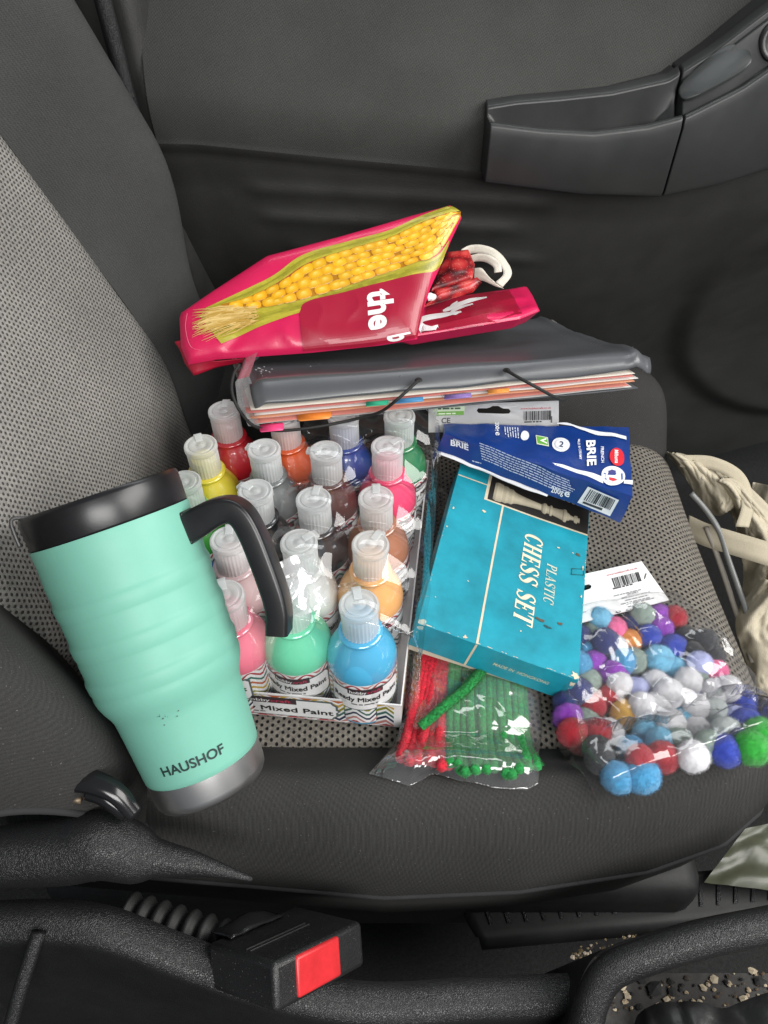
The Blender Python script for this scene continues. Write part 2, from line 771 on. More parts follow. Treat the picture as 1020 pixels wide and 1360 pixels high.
cushion_part('cushion_insert', ys, lambda x: YF, M_INSERT, 90)
cushion_part('cushion_bolster', yn, ys, M_BOLSTER, 60, 'near')
cushion_part('cushion_bolster', lambda x: YF, lambda x: YE, M_BOLSTER, 50, 'far')
mb = MB()
pts = []
for i in range(80):
    x = lerp(-.2, .325, i / 79)
    pts.append(V((x, yn(x) + .0005, -.0565 - xdrop(x))))
mb.tube(pts, .0022, 8)
for i in range(60):
    pass
mb.build('piping', M_SEAM, seat)
mb = MB()
mb.box((-.30, .205, -.24), (.28, .73, -.145))
mb.build('seat_base', M_SOFTBLACK, seat, bevel=.02)


# ---- backrest
def xb(z):
    return -.204 - .404 * (z - .078) - .035 * (1 - smooth(-.02, .13, z))


YB0, YB1 = .284, .630


def bulge_far(t, z):
    A = .032 + .056 * smooth(.11, .30, z)
    if t < .55:
        return A * math.sin(PI / 2 * t / .55) ** 1.3
    k = (t - .55) / .45
    return A - (A + .12) * (1 - math.sqrt(max(0, 1 - k * k)))


def bulge_near(t, z):
    A = .045 + .02 * smooth(.1, .4, z)
    if t < .5:
        return A * math.sin(PI / 2 * t / .5) ** 1.3
    k = (t - .5) / .5
    return A - (A + .12) * (1 - math.sqrt(max(0, 1 - k * k)))


def back_part(name, fn, mat, nu, nv, su, sv):
    mb = MB()
    mb.grid(fn, nu, nv, uvfn=lambda u, w: (w * sv, u * su))
    return mb.build(name, mat, seat)


def zb(u):
    return lerp(-.06, .62, u)


def bk_ins(u, w):
    z = zb(u)
    y = lerp(YB0, YB1, w)
    e = min(w, 1 - w) * (YB1 - YB0)
    return V((xb(z) - .006 * math.sin(PI * w) - .004 * math.exp(-(e / .006) ** 2) + .001 * nz(y * 12, z * 12, 3), y, z))


back_part('backrest_insert', bk_ins, M_BACKINSERT, 60, 50, .73, .346)


def bk_far(u, w):
    z = zb(u)
    y = YB1 + (.752 - YB1) * (1 - (1 - w) ** 1.5)
    t = (y - YB1) / (.752 - YB1)
    g = .004 * math.exp(-((y - YB1) / .006) ** 2)
    return V((xb(z) + bulge_far(t, z) - g + .0012 * nz(y * 14, z * 14, 9), y, z))


back_part('backrest_bolster', bk_far, M_BACKCLOTH, 60, 40, .73, .2)


def bk_near(u, w):
    lo_ = lerp(-.06, .112, smooth(.25, .75, w))
    z = lerp(lo_, .62, u)
    y = YB0 - (YB0 - .155) * (1 - (1 - w) ** 1.5)
    t = (YB0 - y) / (YB0 - .155)
    g = .004 * math.exp(-((y - YB0) / .006) ** 2)
    return V((xb(z) + bulge_near(t, z) - g + .0012 * nz(y * 14, z * 14, 5), y, z))


back_part('backrest_bolster', bk_near, M_BOLSTER, 60, 40, .73, .2)
# piping of the near bolster low down
mb = MB()
mb.tube([bk_near(.0, .30 + .68 * k / 30) for k in range(31)], .0026, 6)
mb.build('piping', M_SEAM, seat)

# ---- recliner cover on the seat's inner side (moves with the seat)
rc = MB()
path = catmull([at_t(-40, 1140, .466), at_t(20, 1136, .466), at_t(90, 1130, .466), at_t(135, 1122, .466), at_t(185, 1136, .468), at_t(215, 1141, .468), at_t(265, 1149, .47), at_t(335, 1168, .475)], 10)
rc.tube(path, lambda k: table(k, [(0, .012), (.15, .0135), (.30, .0145), (.43, .0152), (.57, .0122), (.68, .0085), (.82, .0060), (1, .001)]) * 1.38, 28, up=V((.2, 1, .4)))
rc.build('recliner_cover', M_GRAIN, seat)
kb = MB()
kb.tube(catmull([at_t(100, 1034, .458), at_t(128, 1040, .455), at_t(155, 1054, .455), at_t(180, 1082, .458)], 8), lambda k: .0085 * (1 - .35 * k), 14, flat=.7)
kb.tube(catmull([at_t(118, 1052, .458), at_t(140, 1060, .456), at_t(168, 1080, .458)], 8), .0052, 12)
kb.build('recliner_knob', M_GLOSSBLACK, seat)
mbp = MB()
mbp.tube(catmull([at_t(64, 1054, .457), at_t(72, 1058, .457), at_t(108, 1063, .457)], 6), .0022, 8)
mbp.build('spring_pin', plain('worn brass', (.20, .15, .10, 1), .5, metal=.6, var=.4, vscale=400), seat)

# ---- seat belt buckle
BO = V((-.0636, .0996, .03))
bx_ = Matrix.Rotation(1.3037, 3, V((.9757 if False else -.979, -.099, 0)).normalized())


def rodr(a, b):
    th = math.hypot(a, b)
    return Matrix.Rotation(th, 3, V((a, b, 0)).normalized()) if th > 1e-9 else Matrix.Identity(3)


BR = rodr(-.979, -.099) @ Matrix.Rotation(.8916, 3, 'Z')
bw, bl, bt = .0766, .0660, .0165


def bf(p):
    return BO + BR @ V(p)


buckle = thing('seat_belt_buckle', 'black seat belt buckle with a red release button beside the seat', 'belt buckle', BO)
mb = MB()
mb.box((0, 0, -.011), (bw, bl, bt), bf)
mb.build('housing', leather_grain('buckle plastic', (.013, .013, .0135, 1), .40, 700, .25, .0004, dust=.5), buckle, bevel=.0035, sharp=40)
mb = MB()
mb.box((.0165, -.0016, -.0085), (.0535, .012, .0150), bf)
mb.build('release_button', plain('red button', (.55, .025, .03, 1), .35, var=.25, vscale=40, bscale=120, bstr=.1), buckle, bevel=.002, sharp=40)
mb = MB()
for k in range(2):
    mb.box((.005, .028 + k * .004, bt - .001), (.055, .0295 + k * .004, bt + .0006), bf)
mb.build('ridge', M_SOFTBLACK, buckle, bevel=.0003)
mb = MB()
tip0, tip1 = bf((bw * .45, bl * .96, .000)), at_t(172, 1214, .525)
bp = [tip0.lerp(tip1, k / 60) for k in range(61)]
mb.tube(bp, lambda k: .0128 + .0022 * math.cos(k * 2 * PI * 8), 20)
mb.build('corrugated_boot', M_SOFTBLACK, buckle)
mb = MB()
cc = bf((bw * .42, bl * .98, bt + .002))
mb.grid(lambda u, w: cc + BR @ V(((u - .5) * .045, (w - .5) * .022, .006 * math.cos((u - .5) * PI) * math.cos((w - .5) * PI) + .001 * nz(u * 6, w * 6))), 14, 10)
mb.build('strap_guide', M_GLOSSBLACK, buckle, solid=.0015)

# ---- floor under everything
mb = MB()
mb.grid(lambda u, w: V((lerp(-2, 2, u), lerp(-1.2, 1.6, w), -.36 + .004 * nz(u * 60, w * 60))), 60, 60)
tag(mb.build('floor', M_CARPET), kind='structure')

# ---- sill plate and grit beyond the console
sill = MB()
s0, s1, s2, s3 = at_z(640, 1262, -.20), at_z(1080, 1222, -.20), at_z(1080, 1150, -.20), at_z(600, 1190, -.20)
sill.grid(lambda u, w: (s0.lerp(s1, u)).lerp(s3.lerp(s2, u), w) + V((0, 0, .012 * smooth(0, .12, w) * (1 - smooth(.0, .1, 0)))), 40, 12)
o = sill.build('floor_trim', M_SOFTBLACK, solid=.01)
tag(o, 'flat black ribbed trim strip low beside the seat, edged with grit', 'floor trim')
mb = MB()
for i in range(18):
    u = .05 + .9 * i / 18
    x0 = s0.lerp(s1, u).lerp(s3.lerp(s2, u), .35) + V((0, 0, .0135))
    x1 = s0.lerp(s1, u + .012).lerp(s3.lerp(s2, u + .012), .85) + V((0, 0, .0135))
    q = V((.0035, 0, 0))
    mb.add([x0, x0 + q, x1 + q, x1], [(0, 1, 2, 3)])
mb.build('raised_ribs', M_GRAIN, o)

mb = MB()
g = [at_z(935, 1172, -.17), at_z(1090, 1190, -.17), at_z(1090, 1080, -.17), at_z(990, 1100, -.17)]
mb.grid(lambda u, w: g[0].lerp(g[1], u).lerp(g[3].lerp(g[2], u), w) + V((0, 0, .006 * nz(u * 4, w * 4, 2))), 16, 16)
tag(mb.build('plastic_sheet', plain('olive plastic', (.075, .08, .052, 1), .35, var=.3, vscale=20, bscale=40, bstr=.2)),
    'dull olive-green plastic sheet in the footwell beyond the seat corner', 'plastic sheet')

# ---- left console moulding
con = thing('console_side', 'black grained plastic console moulding along the bottom left, under the buckle', 'console', at_t(200, 1340, .50))
mb = MB()
top = catmull([at_t(-60, 1222, .47), at_t(60, 1218, .47), at_t(140, 1228, .47), at_t(230, 1262, .475), at_t(330, 1298, .48), at_t(430, 1322, .485), at_t(520, 1330, .49), at_t(640, 1322, .495), at_t(760, 1318, .495)], 8)
N = len(top)


def con_fn(u, w):
    p = top[min(N - 1, int(round(u * (N - 1))))]
    r = .016
    if w < .5:
        a = lerp(-.5, 1.35, w / .5)
        q = V((0, r * math.cos(a + .35) - .004, r * math.sin(a + .35) - r))
        q = V((0, r * math.sin(.4 - a), r * math.cos(.4 - a) - r))
        return p + q
    k = (w - .5) / .5
    a = 1.35
    return p + V((0, r * math.sin(.4 - a) - .02 * k, r * math.cos(.4 - a) - r - .16 * k))


mb.grid(con_fn, N, 24)
mb.build('console_body', M_GRAIN, con)
mb = MB()
e0, e1 = at_t(52, 1238, .462), at_t(12, 1372, .455)
mb.tube([e0.lerp(e1, k / 10) + V((0, 0, .002 * math.sin(k * .3))) for k in range(11)], .0045, 10)
mb.build('console_edge', M_GRAIN, con)

# ---- right console: rim, recess floor, gaiter
gc = thing('gear_console', 'black console with a raised rounded rim around a crumb-strewn tray and leather gaiter', 'console', at_t(930, 1320, .47))
rim = catmull([at_t(752, 1420, .462), at_t(775, 1372, .466), at_t(788, 1325, .468), at_t(812, 1290, .468), at_t(865, 1268, .466), at_t(940, 1246, .464), at_t(1030, 1228, .462), at_t(1110, 1212, .46)], 10)
mb = MB()
mb.tube(rim, .0105, 20, flat=1.)
mb.build('console_rim', M_GRAIN, gc)
mb = MB()
outer = [p + V((-.004, .012, -.006)) for p in rim]
outd = [p + V((-.02, .03, -.16)) for p in rim]
mb.strip(outer, outd, n=6)
mb.build('console_wall', M_GRAIN, gc)
mb = MB()
f0 = at_t(900, 1330, .487)
mb.grid(lambda u, w: V((lerp(.142, .36, u), lerp(.02, .125, w), f0.z - .004 + .0005 * nz(u * 9, w * 9))), 20, 20)
mb.build('tray_floor', plain('dusty tray', (.040, .038, .035, 1), .7, var=.35, vscale=160, bscale=300, bstr=.2), gc)
mb = MB()
gp = catmull([at_t(835, 1400, .47), at_t(850, 1345, .47), at_t(900, 1332, .462), at_t(960, 1338, .458), at_t(1040, 1312, .455), at_t(1110, 1290, .455)], 10)
gd = [p + V((.012, -.11, .055)) for p in gp]


def gfn(u, w):
    i = u * (len(gp) - 1)
    k = int(i)
    k2 = min(k + 1, len(gp) - 1)
    p = gp[k].lerp(gp[k2], i - k).lerp(gd[k].lerp(gd[k2], i - k), w)
    f = .008 * abs(nz(u * 5 + w * 1.2, w * 2.2, 5)) + .0022 * nz(u * 14, w * 6, 8)
    return p + V((0, f * .4, f * 1.2))


mb.grid(gfn, 70, 30)
mb.build('gaiter', plain('gaiter leather', (.013, .013, .013, 1), .38, var=.2, bscale=350, bstr=.25), gc)


def chips(pts, smin, smax, cols, seed, flat=.45):
    rnd = random.Random(seed)
    mb = MB()
    for p in pts:
        s = rnd.uniform(smin, smax) * (1 if rnd.random() < .8 else 1.8)
        n = rnd.choice((5, 6, 7))
        ring = []
        for k in range(n):
            a = 2 * PI * k / n + rnd.uniform(-.3, .3)
            r = s * rnd.uniform(.6, 1.1)
            ring.append(p + V((r * math.cos(a), r * math.sin(a) * .8, s * flat * rnd.uniform(.1, .5))))
        topp = p + V((0, 0, s * flat * rnd.uniform(.7, 1.2)))
        base = p - V((0, 0, s * .1))
        vs = ring + [topp, base]
        c = rnd.choice(cols)
        mb.add(vs, [(k, (k + 1) % n, n) for k in range(n)] + [((k + 1) % n, k, n + 1) for k in range(n)], c)
    return mb


rnd = random.Random(3)
pts = []
while len(pts) < 130:
    px, py = rnd.uniform(812, 1030), rnd.uniform(1282, 1352)
    if py < 1300 - (px - 830) * .11 + 8:
        continue
    q = at_z(px, py, f0.z - .003)
    pts.append(q)
M_CRUMB = vcol_mat('crumb', .8, bscale=500, bstr=.3)
cc_ = [(.42, .33, .22, 1), (.5, .42, .30, 1), (.02, .02, .02, 1), (.10, .06, .03, 1), (.05, .04, .03, 1)]
mb = chips(pts, .0005, .0019, cc_, 5)
big = [at_z(px, py, f0.z - .003) for px, py in ((830, 1302), (905, 1309), (934, 1312), (965, 1304), (1007, 1302), (855, 1300), (1000, 1290), (948, 1300), (870, 1312), (800 + 30, 1330), (893, 1318))]
m2 = chips(big, .0024, .0042, cc_[:2] + [(.02, .02, .02, 1)], 11)
mb.add(m2.v, m2.f, m2.c)
tag(mb.build('crumbs', M_CRUMB, smooth_=False), 'pale crumbs and dark grit scattered on the console tray', 'crumbs', kind='stuff')
pts = []
for i in range(170):
    u = rnd.random()
    px = lerp(760, 980, u)
    py = lerp(1268, 1228, u) + rnd.gauss(0, 7)
    pts.append(at_z(px, py, -.198))
mb = chips(pts, .0006, .0022, [(.10, .07, .03, 1), (.2, .15, .08, 1), (.04, .03, .02, 1), (.45, .38, .3, 1)], 8)
tag(mb.build('grit', M_CRUMB, smooth_=False), 'brown grit and leaf bits lying along the floor trim strip', 'grit', kind='stuff')
# ---- door
YD = .80
door = thing('car_door', 'dark grey door panel with cloth upper, moulded pull pocket and ribbed lower half', 'car door', (.1, .84, -.2), kind='structure')


def trim_z(x):
    return table(x, [(-.4, .258), (-.19, .2535), (-.05, .240), (.10, .2265), (.2, .216), (.28, .212), (.34, .222), (.42, .247), (.5, .28), (.8, .40)])


def door_y(x, z):
    zt = trim_z(x)
    d = z - zt
    if d >= 0:
        # cloth: leans out just above the trim line then falls back
        y = YD + .003 - .006 * math.exp(-((d - .030) / .03) ** 2)
        y += .045 * smooth(.04, .16, d) * (1 - .25 * smooth(.1, .4, x))
        y += .03 * smooth(.12, .3, d)
    else:
        y = YD + .006 * smooth(0, .05, -d) + .085 * smooth(.02, .42, -d) + .05 * smooth(.22, .5, x) * smooth(.03, .2, -d)  # backward lean is added shape that turns the lower half into shade
        # pressed ribs
        for k, (zc, xa, xe) in enumerate(((.198, -.16, .20), (.166, -.15, .17), (.128, -.12, .20), (.098, -.10, .16))):
            e = smooth(xa, xa + .03, x) * (1 - smooth(xe - .04, xe, x))
            zz = zc - .05 * (x - 0)
            y -= .0030 * e * math.exp(-((z - zz) / .0085) ** 2)
        # speaker bulge far right and low
        r = math.hypot(x - .62, z - .02)
        y -= .02 * (1 - smooth(.20, .235, r))
    y += .0008 * nz(x * 9, z * 9, 2)
    return y


mb = MB()


def dz_up(u, w):
    x = lerp(-.232, .85, u)
    zt = trim_z(x)
    z = zt - .008 + (w ** 1.6) * .51
    return V((x, door_y(x, z), z))


mb.grid(dz_up, 90, 70, uvfn=lambda u, w: (u * 1.08, w ** 1.6 * .5))
mb.build('cloth_panel', M_DOORCLOTH, door)
mb = MB()


def dz_lo(u, w):
    x = lerp(-.232, .85, u)
    zt = trim_z(x)
    z = zt + .001 - w * .60
    return V((x, door_y(x, z) - .005 * (1 - smooth(0, .012, w * .6)), z))


mb.grid(dz_lo, 150, 150)
mb.build('lower_panel', M_DOORPLASTIC, door)


# pull pocket: channel section swept along the door
def pocket(x0, x1, depthf, n, name, mat):
    loops = []
    for i in range(n):
        x = lerp(x0, x1, i / (n - 1))
        zf = table(x, [(.10, .2895), (.15, .2845), (.20, .2825), (.25, .2875), (.285, .296), (.33, .318), (.37, .348), (.42, .40), (.5, .50)])
        zr = table(x, [(.10, .2925), (.13, .297), (.17, .300), (.22, .305), (.272, .316), (.31, .342), (.36, .385), (.42, .452), (.5, .54)])
        zb_ = trim_z(x) + .012
        yf = table(x, [(.10, .752), (.2, .748), (.28, .752), (.34, .758), (.42, .765), (.5, .772)])
        dp = depthf((x - x0) / (x1 - x0))
        w = .0075
        sec = [(.815, zb_ - .006), (yf + .004, zb_ - .006), (yf + .001, zb_), (yf - .002, zf - .010), (yf, zf - .002), (yf + .003, zf), (yf + w, zf - .0005), (yf + w + .002, zf - .003 - dp * .3), (yf + w + .004, zf - dp), (.785, zr - dp - .006), (.789, zr - .008 - dp * .3), (.790, zr - .002), (.793, zr), (.803, zr + .002), (.806, zr - .002), (.835, zr - .004)]
        loops.append([V((x, a, b)) for a, b in sec])
    mb = MB()
    mb.loft(loops)
    return mb.build(name, mat, door, bevel=.0015, sharp=40)


pocket(.1005, .2815, lambda k: .001 + .045 * smooth(0, .10, k) * (1 - .6 * smooth(.8, 1, k)), 46, 'pull_pocket', M_DOORSMOOTH)
pocket(.2832, .52, lambda k: .001, 30, 'armrest', M_DOORSMOOTH)
# blank switch pad on the armrest, its corners on the armrest's upper face
mb = MB()
q = [at_y(908, 140, .765), at_y(1001, 90, .770), at_y(991, 62, .788), at_y(960, 62, .790), at_y(897, 118, .787)]
cen = sum(q, V()) / len(q)
nrm = (q[1] - q[0]).cross(q[3] - q[0]).normalized()
if nrm.dot(CAM - cen) < 0:
    nrm = -nrm
ring = resample(catmull([cen + (p - cen) * 1. for p in q + [q[0]]], 1), 6)
for _ in range(3):
    q = [r_ for a_, b_ in zip(q, q[1:] + q[:1]) for r_ in (a_.lerp(b_, .2), a_.lerp(b_, .8))]
mb.loft([[p + nrm * .0005 for p in q], [p + nrm * .0044 for p in q], [cen + (p - cen) * .96 + nrm * .0052 for p in q]])
mb.build('switch_pad', M_PAD, door, sharp=50)
mb = MB()
hk = at_y(1032, 52, .778)
mb.lathe([(.016, .0), (.016, .006), (.012, .006), (.011, .002), (0, .002)], 28, lambda p: hk + V((p.x, p.y * .3 - p.z, p.y)))
mb.build('latch_recess', M_DOORSMOOTH, door)

# ---- pillar strip behind the door edge
pil = thing('pillar_trim', 'dark grained strip of door seal and pillar beside the seat back', 'pillar trim', (-.27, .8, -.1))
mb = MB()
mb.grid(lambda u, w: V((lerp(-.7, -.200, w) - .035 * (lerp(-.3, .75, u) - .255), .815 + .03 * math.cos(w * 9) * .3 + .03 * smooth(.5, .0, w) + .05 * smooth(.93, 1, w), lerp(-.3, .75, u))), 40, 90)
mb.build('pillar_panel', M_DOORPLASTIC, pil)
mb = MB()
mb.tube([V((-.246 - .035 * (z - .255), .789, z)) for z in [lerp(-.2, .7, k / 20) for k in range(21)]], .008, 12)
mb.build('door_seal', M_GRAIN, pil)

# ================================================================== PAINT SET
TX = V((.9952, -.0976, 0)).normalized()      # along the front of the tray
TY = V((.115, .9934, 0)).normalized()
T0 = V((.0125, .2865, .0))                   # front right corner on the seat
M_PRINT = vcol_mat('printed card', .45, var=.1, coat=.15)
M_LABEL = vcol_mat('printed label', .35, coat=.3)
ZIG = [(.42, .05, .06, 1), (.50, .20, .18, 1), (.02, .03, .07, 1), (.05, .13, .11, 1), (.25, .24, .03, 1), (.52, .33, .05, 1), (.50, .13, .05, 1), (.06, .16, .13, 1)]


def zigzags(mb, mp, x0, x1, z0, z1, pitch, amp, rows, th, off, cols, n_sub=2, skip=None):
    """stacked chevron stripes clipped to a panel"""
    for r in range(rows):
        zc = z0 - amp + (z1 - z0 + amp) * (r + .2) / rows
        c = cols[r % len(cols)]
        n = int((x1 - x0) / (pitch / 2) * n_sub) + 1
        prev = None
        for i in range(n + 1):
            x = x0 + i * pitch / 2 / n_sub
            if x > x1 + 1e-9:
                break
            ph = (x / (pitch / 2)) % 2
            tri = ph if ph < 1 else 2 - ph
            z = zc + amp * tri
            a, b = clamp(z, z0, z1), clamp(z + th, z0, z1)
            cur = (x, a, b)
            if prev and (b - a > 1e-6 or prev[2] - prev[1] > 1e-6):
                mb.add([mp(prev[0], prev[1], off), mp(x, a, off), mp(x, b, off), mp(prev[0], prev[2], off)], [(0, 1, 2, 3)], c)
            prev = cur


def plaque(cx, cz, w, h, n=1.):
    """ornate plaque outline, notched ends"""
    a, b = w / 2, h / 2
    k = h * .16
    return [(cx + x, cz + z) for x, z in ((-a + k, -b), (a - k, -b), (a - k * .6, -b + k * .8), (a, -b + k * 1.3), (a, -k * .5), (a + k * .5, 0), (a, k * .5), (a, b - k * 1.3), (a - k * .6, b - k * .8), (a - k, b),
                                          (-a + k, b), (-a + k * .6, b - k * .8), (-a, b - k * 1.3), (-a, k * .5), (-a - k * .5, 0), (-a, -k * .5), (-a, -b + k * 1.3), (-a + k * .6, -b + k * .8))]


tray = thing('paint_tray', 'shallow white cardboard tray with multicoloured zigzag print holding the paint bottles', 'tray', T0)
TW, TL, TH = .214, .276, .034


def tf(x, y, z):
    return T0 + TX * x + TY * y + V((0, 0, z))


mb = MB()
th = .0012
mb.box((-TW, 0, .0006), (0, TL, .0016), lambda p: tf(*p), WHITE)
mb.box((-TW, -th, .0006), (0, 0, TH), lambda p: tf(*p), WHITE)
mb.box((-TW, TL, .0006), (0, TL + th, TH), lambda p: tf(*p), WHITE)
mb.box((0, -th, .0006), (th, TL + th, TH), lambda p: tf(*p), WHITE)
mb.box((-TW - th, -th, .0006), (-TW, TL + th, TH), lambda p: tf(*p), WHITE)
mb.build('tray_card', M_PRINT, tray, smooth_=False)
mb = MB()
fmap = lambda x, z, off=0.: tf(x, -th - off, z)
zigzags(mb, fmap, -TW + .001, -.001, .0016, TH - .001, .0245, .0150, 7, .0034, .0003, ZIG)
rmap = lambda y, z, off=0.: tf(th + off, y, z)
zigzags(mb, rmap, .001, TL - .002, .0016, TH - .001, .0245, .0150, 7, .0034, .0003, ZIG)
PC = -.098
mb.poly(plaque(PC, .0175, .100, .0265), fmap, (.10, .13, .13, 1), .0006)
mb.poly(plaque(PC, .0175, .0965, .0235), fmap, WHITE, .0009)
mb.poly([(PC - .024, .0235), (PC + .018, .0235), (PC + .018, .0312), (PC - .024, .0312)], fmap, (.045, .03, .035, 1), .0012)
mb.build('zigzag_print', M_PRINT, tray, smooth_=False)
mb = MB()
put_bold(mb, 'Ready Mixed Paint', fmap, PC + .046, .0118, .00022, h=.0068, w=.090, align='R', col=BLACK, off=.0012)
put_text(mb, 'hobby', fmap, PC - .0215, .0255, h=.0040, w=.019, col=(.85, .85, .85, 1), off=.0015, bold=.01)
put_text(mb, 'craft', fmap, PC - .002, .0255, h=.0040, w=.016, col=(.55, .04, .10, 1), off=.0015, bold=.01)
tiny_lines(mb, fmap, PC - .042, .0088, PC - .005, 1, .002, .0013, (.1, .1, .1, 1), .0012, 4)
mb.build('lettering', M_PRINT, tray, smooth_=False)


# ---- bottles
def paint_mat(name, c, clear=0.):
    t = Nd('paint ' + name)
    p = t.pos()
    f = t.noise(40, 3, .5, p)
    a = tuple(min(1, x * .88) for x in c[:3]) + (1,)
    b = t.bsdf(t.mix(f, a, c), .42, None, Coat_Weight=1.0, Coat_Roughness=.05, Coat_IOR=1.9)
    return t.done(b)


def cap_material():
    t = Nd('frosted cap plastic')
    tr = t.n('ShaderNodeBsdfTransparent')
    tr.inputs[0].default_value = (.93, .94, .94, 1)
    p = t.pos()
    b = t.bsdf((.88, .90, .90, 1), .20, t.noise(300, 2, .5, p), .05, .0003, Specular_IOR_Level=.6)
    tl = t.n('ShaderNodeBsdfTranslucent')
    tl.inputs[0].default_value = (.8, .82, .82, 1)
    m0 = t.n('ShaderNodeMixShader')
    m0.inputs[0].default_value = .35
    t.l(b.outputs[0], m0.inputs[1])
    t.l(tl.outputs[0], m0.inputs[2])
    m = t.n('ShaderNodeMixShader')
    lw = t.n('ShaderNodeLayerWeight')
    lw.inputs['Blend'].default_value = .35
    t.l(t.math('MULTIPLY_ADD', lw.outputs['Facing'], .40, .52), m.inputs[0])
    t.l(tr.outputs[0], m.inputs[1])
    t.l(m0.outputs[0], m.inputs[2])
    return t.done(m)


M_CAP = cap_material()
R_B = .0262
body_prof = [(0, .0006), (.0235, .0006), (.0252, .002), (.0257, .005), (.0257, .058), (.0259, .0605), (.0258, .064), (.0252, .068), (.0240, .0725), (.0219, .0772), (.0195, .0815), (.0172, .0853), (.0158, .0878), (.0152, .0895),
             (.0163, .0902), (.0166, .0915), (.0163, .0928), (.0140, .0934), (.0112, .0937), (.0108, .108), (.006, .1095), (0, .1098)]
fine = []
for a, b in zip(body_prof, body_prof[1:]):
    fine.append(a)
body_prof = [(r * (1.02 if r > .017 else 1), z) for r, z in body_prof]
mbB = MB().lathe(body_prof, 48)
cap_prof = [(.0120, .0936), (.0131, .0940), (.0131, .1165), (.0128, .1172), (.0138, .1178), (.0141, .1186), (.0141, .1216), (.0137, .1226), (.0124, .1230), (.0119, .1224), (.0102, .1222), (.0097, .1229), (.0062, .1231), (.0056, .1225), (.0032, .1225), (.0026, .1231), (0, .1232)]


def rip(a, r, z):
    return .00035 * math.cos(a * 30) if (.0938 < z < .1168 and r > .0125) else 0


mbC = MB().lathe(cap_prof, 96, ripple=rip)
mbT = MB()
mbT.box((.0125, -.0036, .1188), (.0168, .0036, .1218))
mbT.box((.004, -.0030, .1226), (.0135, .0030, .1238))
mbL = MB()
RL = R_B + .00025
lm = lambda x, z, off=0.: V(((RL + off) * math.sin(x / RL), -(RL + off) * math.cos(x / RL), z))
HALF = PI * RL * .985
mbL.grid(lambda u, w: lm(lerp(-HALF, HALF, u), lerp(.006, .0592, w)), 49, 3, WHITE)
zigzags(mbL, lm, -HALF, HALF, .0065, .0588, .0201, .0115, 10, .0026, .0002, ZIG, n_sub=4)
# plaque bent round the bottle: built as fine columns
for (w, h, c, off) in ((.060, .028, (.10, .13, .13, 1), .00035), (.0572, .0252, WHITE, .0005)):
    A = [lm(lerp(-w / 2, w / 2, k / 24), .0395 - h / 2 + (.003 if k in (0, 24) else 0), off) for k in range(25)]
    B = [lm(lerp(-w / 2, w / 2, k / 24), .0395 + h / 2 - (.003 if k in (0, 24) else 0), off) for k in range(25)]
    mbL.strip(A, B, c)
A = [lm(lerp(-.0145, .0125, k / 12), .0478, .00065) for k in range(13)]
B = [lm(lerp(-.0145, .0125, k / 12), .0548, .00065) for k in range(13)]
mbL.strip(A, B, (.045, .03, .035, 1))
# back panel: white field with small print
A = [lm(lerp(.045, HALF, k / 12), .010, .0005) for k in range(13)]
B = [lm(lerp(.045, HALF, k / 12), .056, .0005) for k in range(13)]
mbL.strip(A, B, WHITE)
tiny_lines(mbL, lm, .048, .050, .072, 12, .0033, .0011, (.12, .12, .12, 1), .0008, 3)
mbX = MB()
put_bold(mbX, 'Ready Mixed Paint', lm, 0, .0385, .00018, h=.0058, w=.052, align='C', col=BLACK, off=.0008)
put_text(mbX, 'hobby', lm, -.0128, .0496, h=.0036, w=.0125, col=(.85, .85, .85, 1), off=.0010, bold=.01)
put_text(mbX, 'craft', lm, .0002, .0496, h=.0036, w=.0105, col=(.55, .04, .10, 1), off=.0010, bold=.01)
tiny_lines(mbX, lm, -.012, .0335, .012, 1, .002, .0014, (.1, .1, .1, 1), .0008, 9)

PAINTS = [  # colour name, srgb, cap-top pixel, turn of the label, turn of the cap
    ('sky blue', srgb(78, 178, 222), (480, 803), 8, 100, 'front row, nearest the chess box'),
    ('mint green', srgb(118, 224, 180), (388, 788), -6, 60, 'front row, by the tumbler handle tip'),
    ('bubblegum pink', srgb(250, 128, 152), (299, 789), -40, 110, 'front row, right against the tumbler'),
    ('blue', srgb(30, 95, 185), (226, 706), 20, 40, 'mostly hidden behind the tumbler'),
    ('pale rose', srgb(232, 200, 202), (303, 718), 150, 95, 'seen inside the loop of the tumbler handle'),
    ('white', srgb(226, 226, 220), (400, 722), 10, 40, 'behind the mint green bottle'),
    ('peach', srgb(248, 178, 105), (489, 722), 20, 60, 'behind the sky blue bottle'),
    ('grass green', srgb(52, 160, 52), (245, 641), 150, 170, 'just behind the tumbler rim'),
    ('black', srgb(34, 36, 40), (335, 650), 140, 150, 'behind the bend of the tumbler handle'),
    ('black', srgb(30, 24, 28), (417, 661), 150, 80, 'mid tray, behind the white bottle'),
    ('tan brown', srgb(170, 108, 76), (503, 657), 60, 90, 'behind the peach bottle'),
    ('yellow', srgb(240, 220, 62), (268, 588), 120, 110, 'beside the seat back'),
    ('grey', srgb(118, 122, 122), (353, 597), 20, 160, 'between the yellow and dark brown bottles'),
    ('dark brown', srgb(84, 42, 36), (430, 599), 25, 170, 'between the grey and hot pink bottles'),
    ('hot pink', srgb(240, 55, 108), (514, 593), 40, 40, 'in front of the dark green bottle'),
    ('red', srgb(190, 28, 44), (298, 543), 120, 90, 'back row, at the folder end'),
    ('orange', srgb(222, 88, 32), (380, 552), 20, 90, 'back row, its cap hidden under the folder'),
    ('royal blue', srgb(26, 62, 150), (458, 553), 25, 90, 'back row, under the folder edge'),
    ('dark green', srgb(20, 120, 66), (531, 550), 65, 90, 'back row, at the right corner under the folder'),
]
proto = None
WHITE_BODY = None
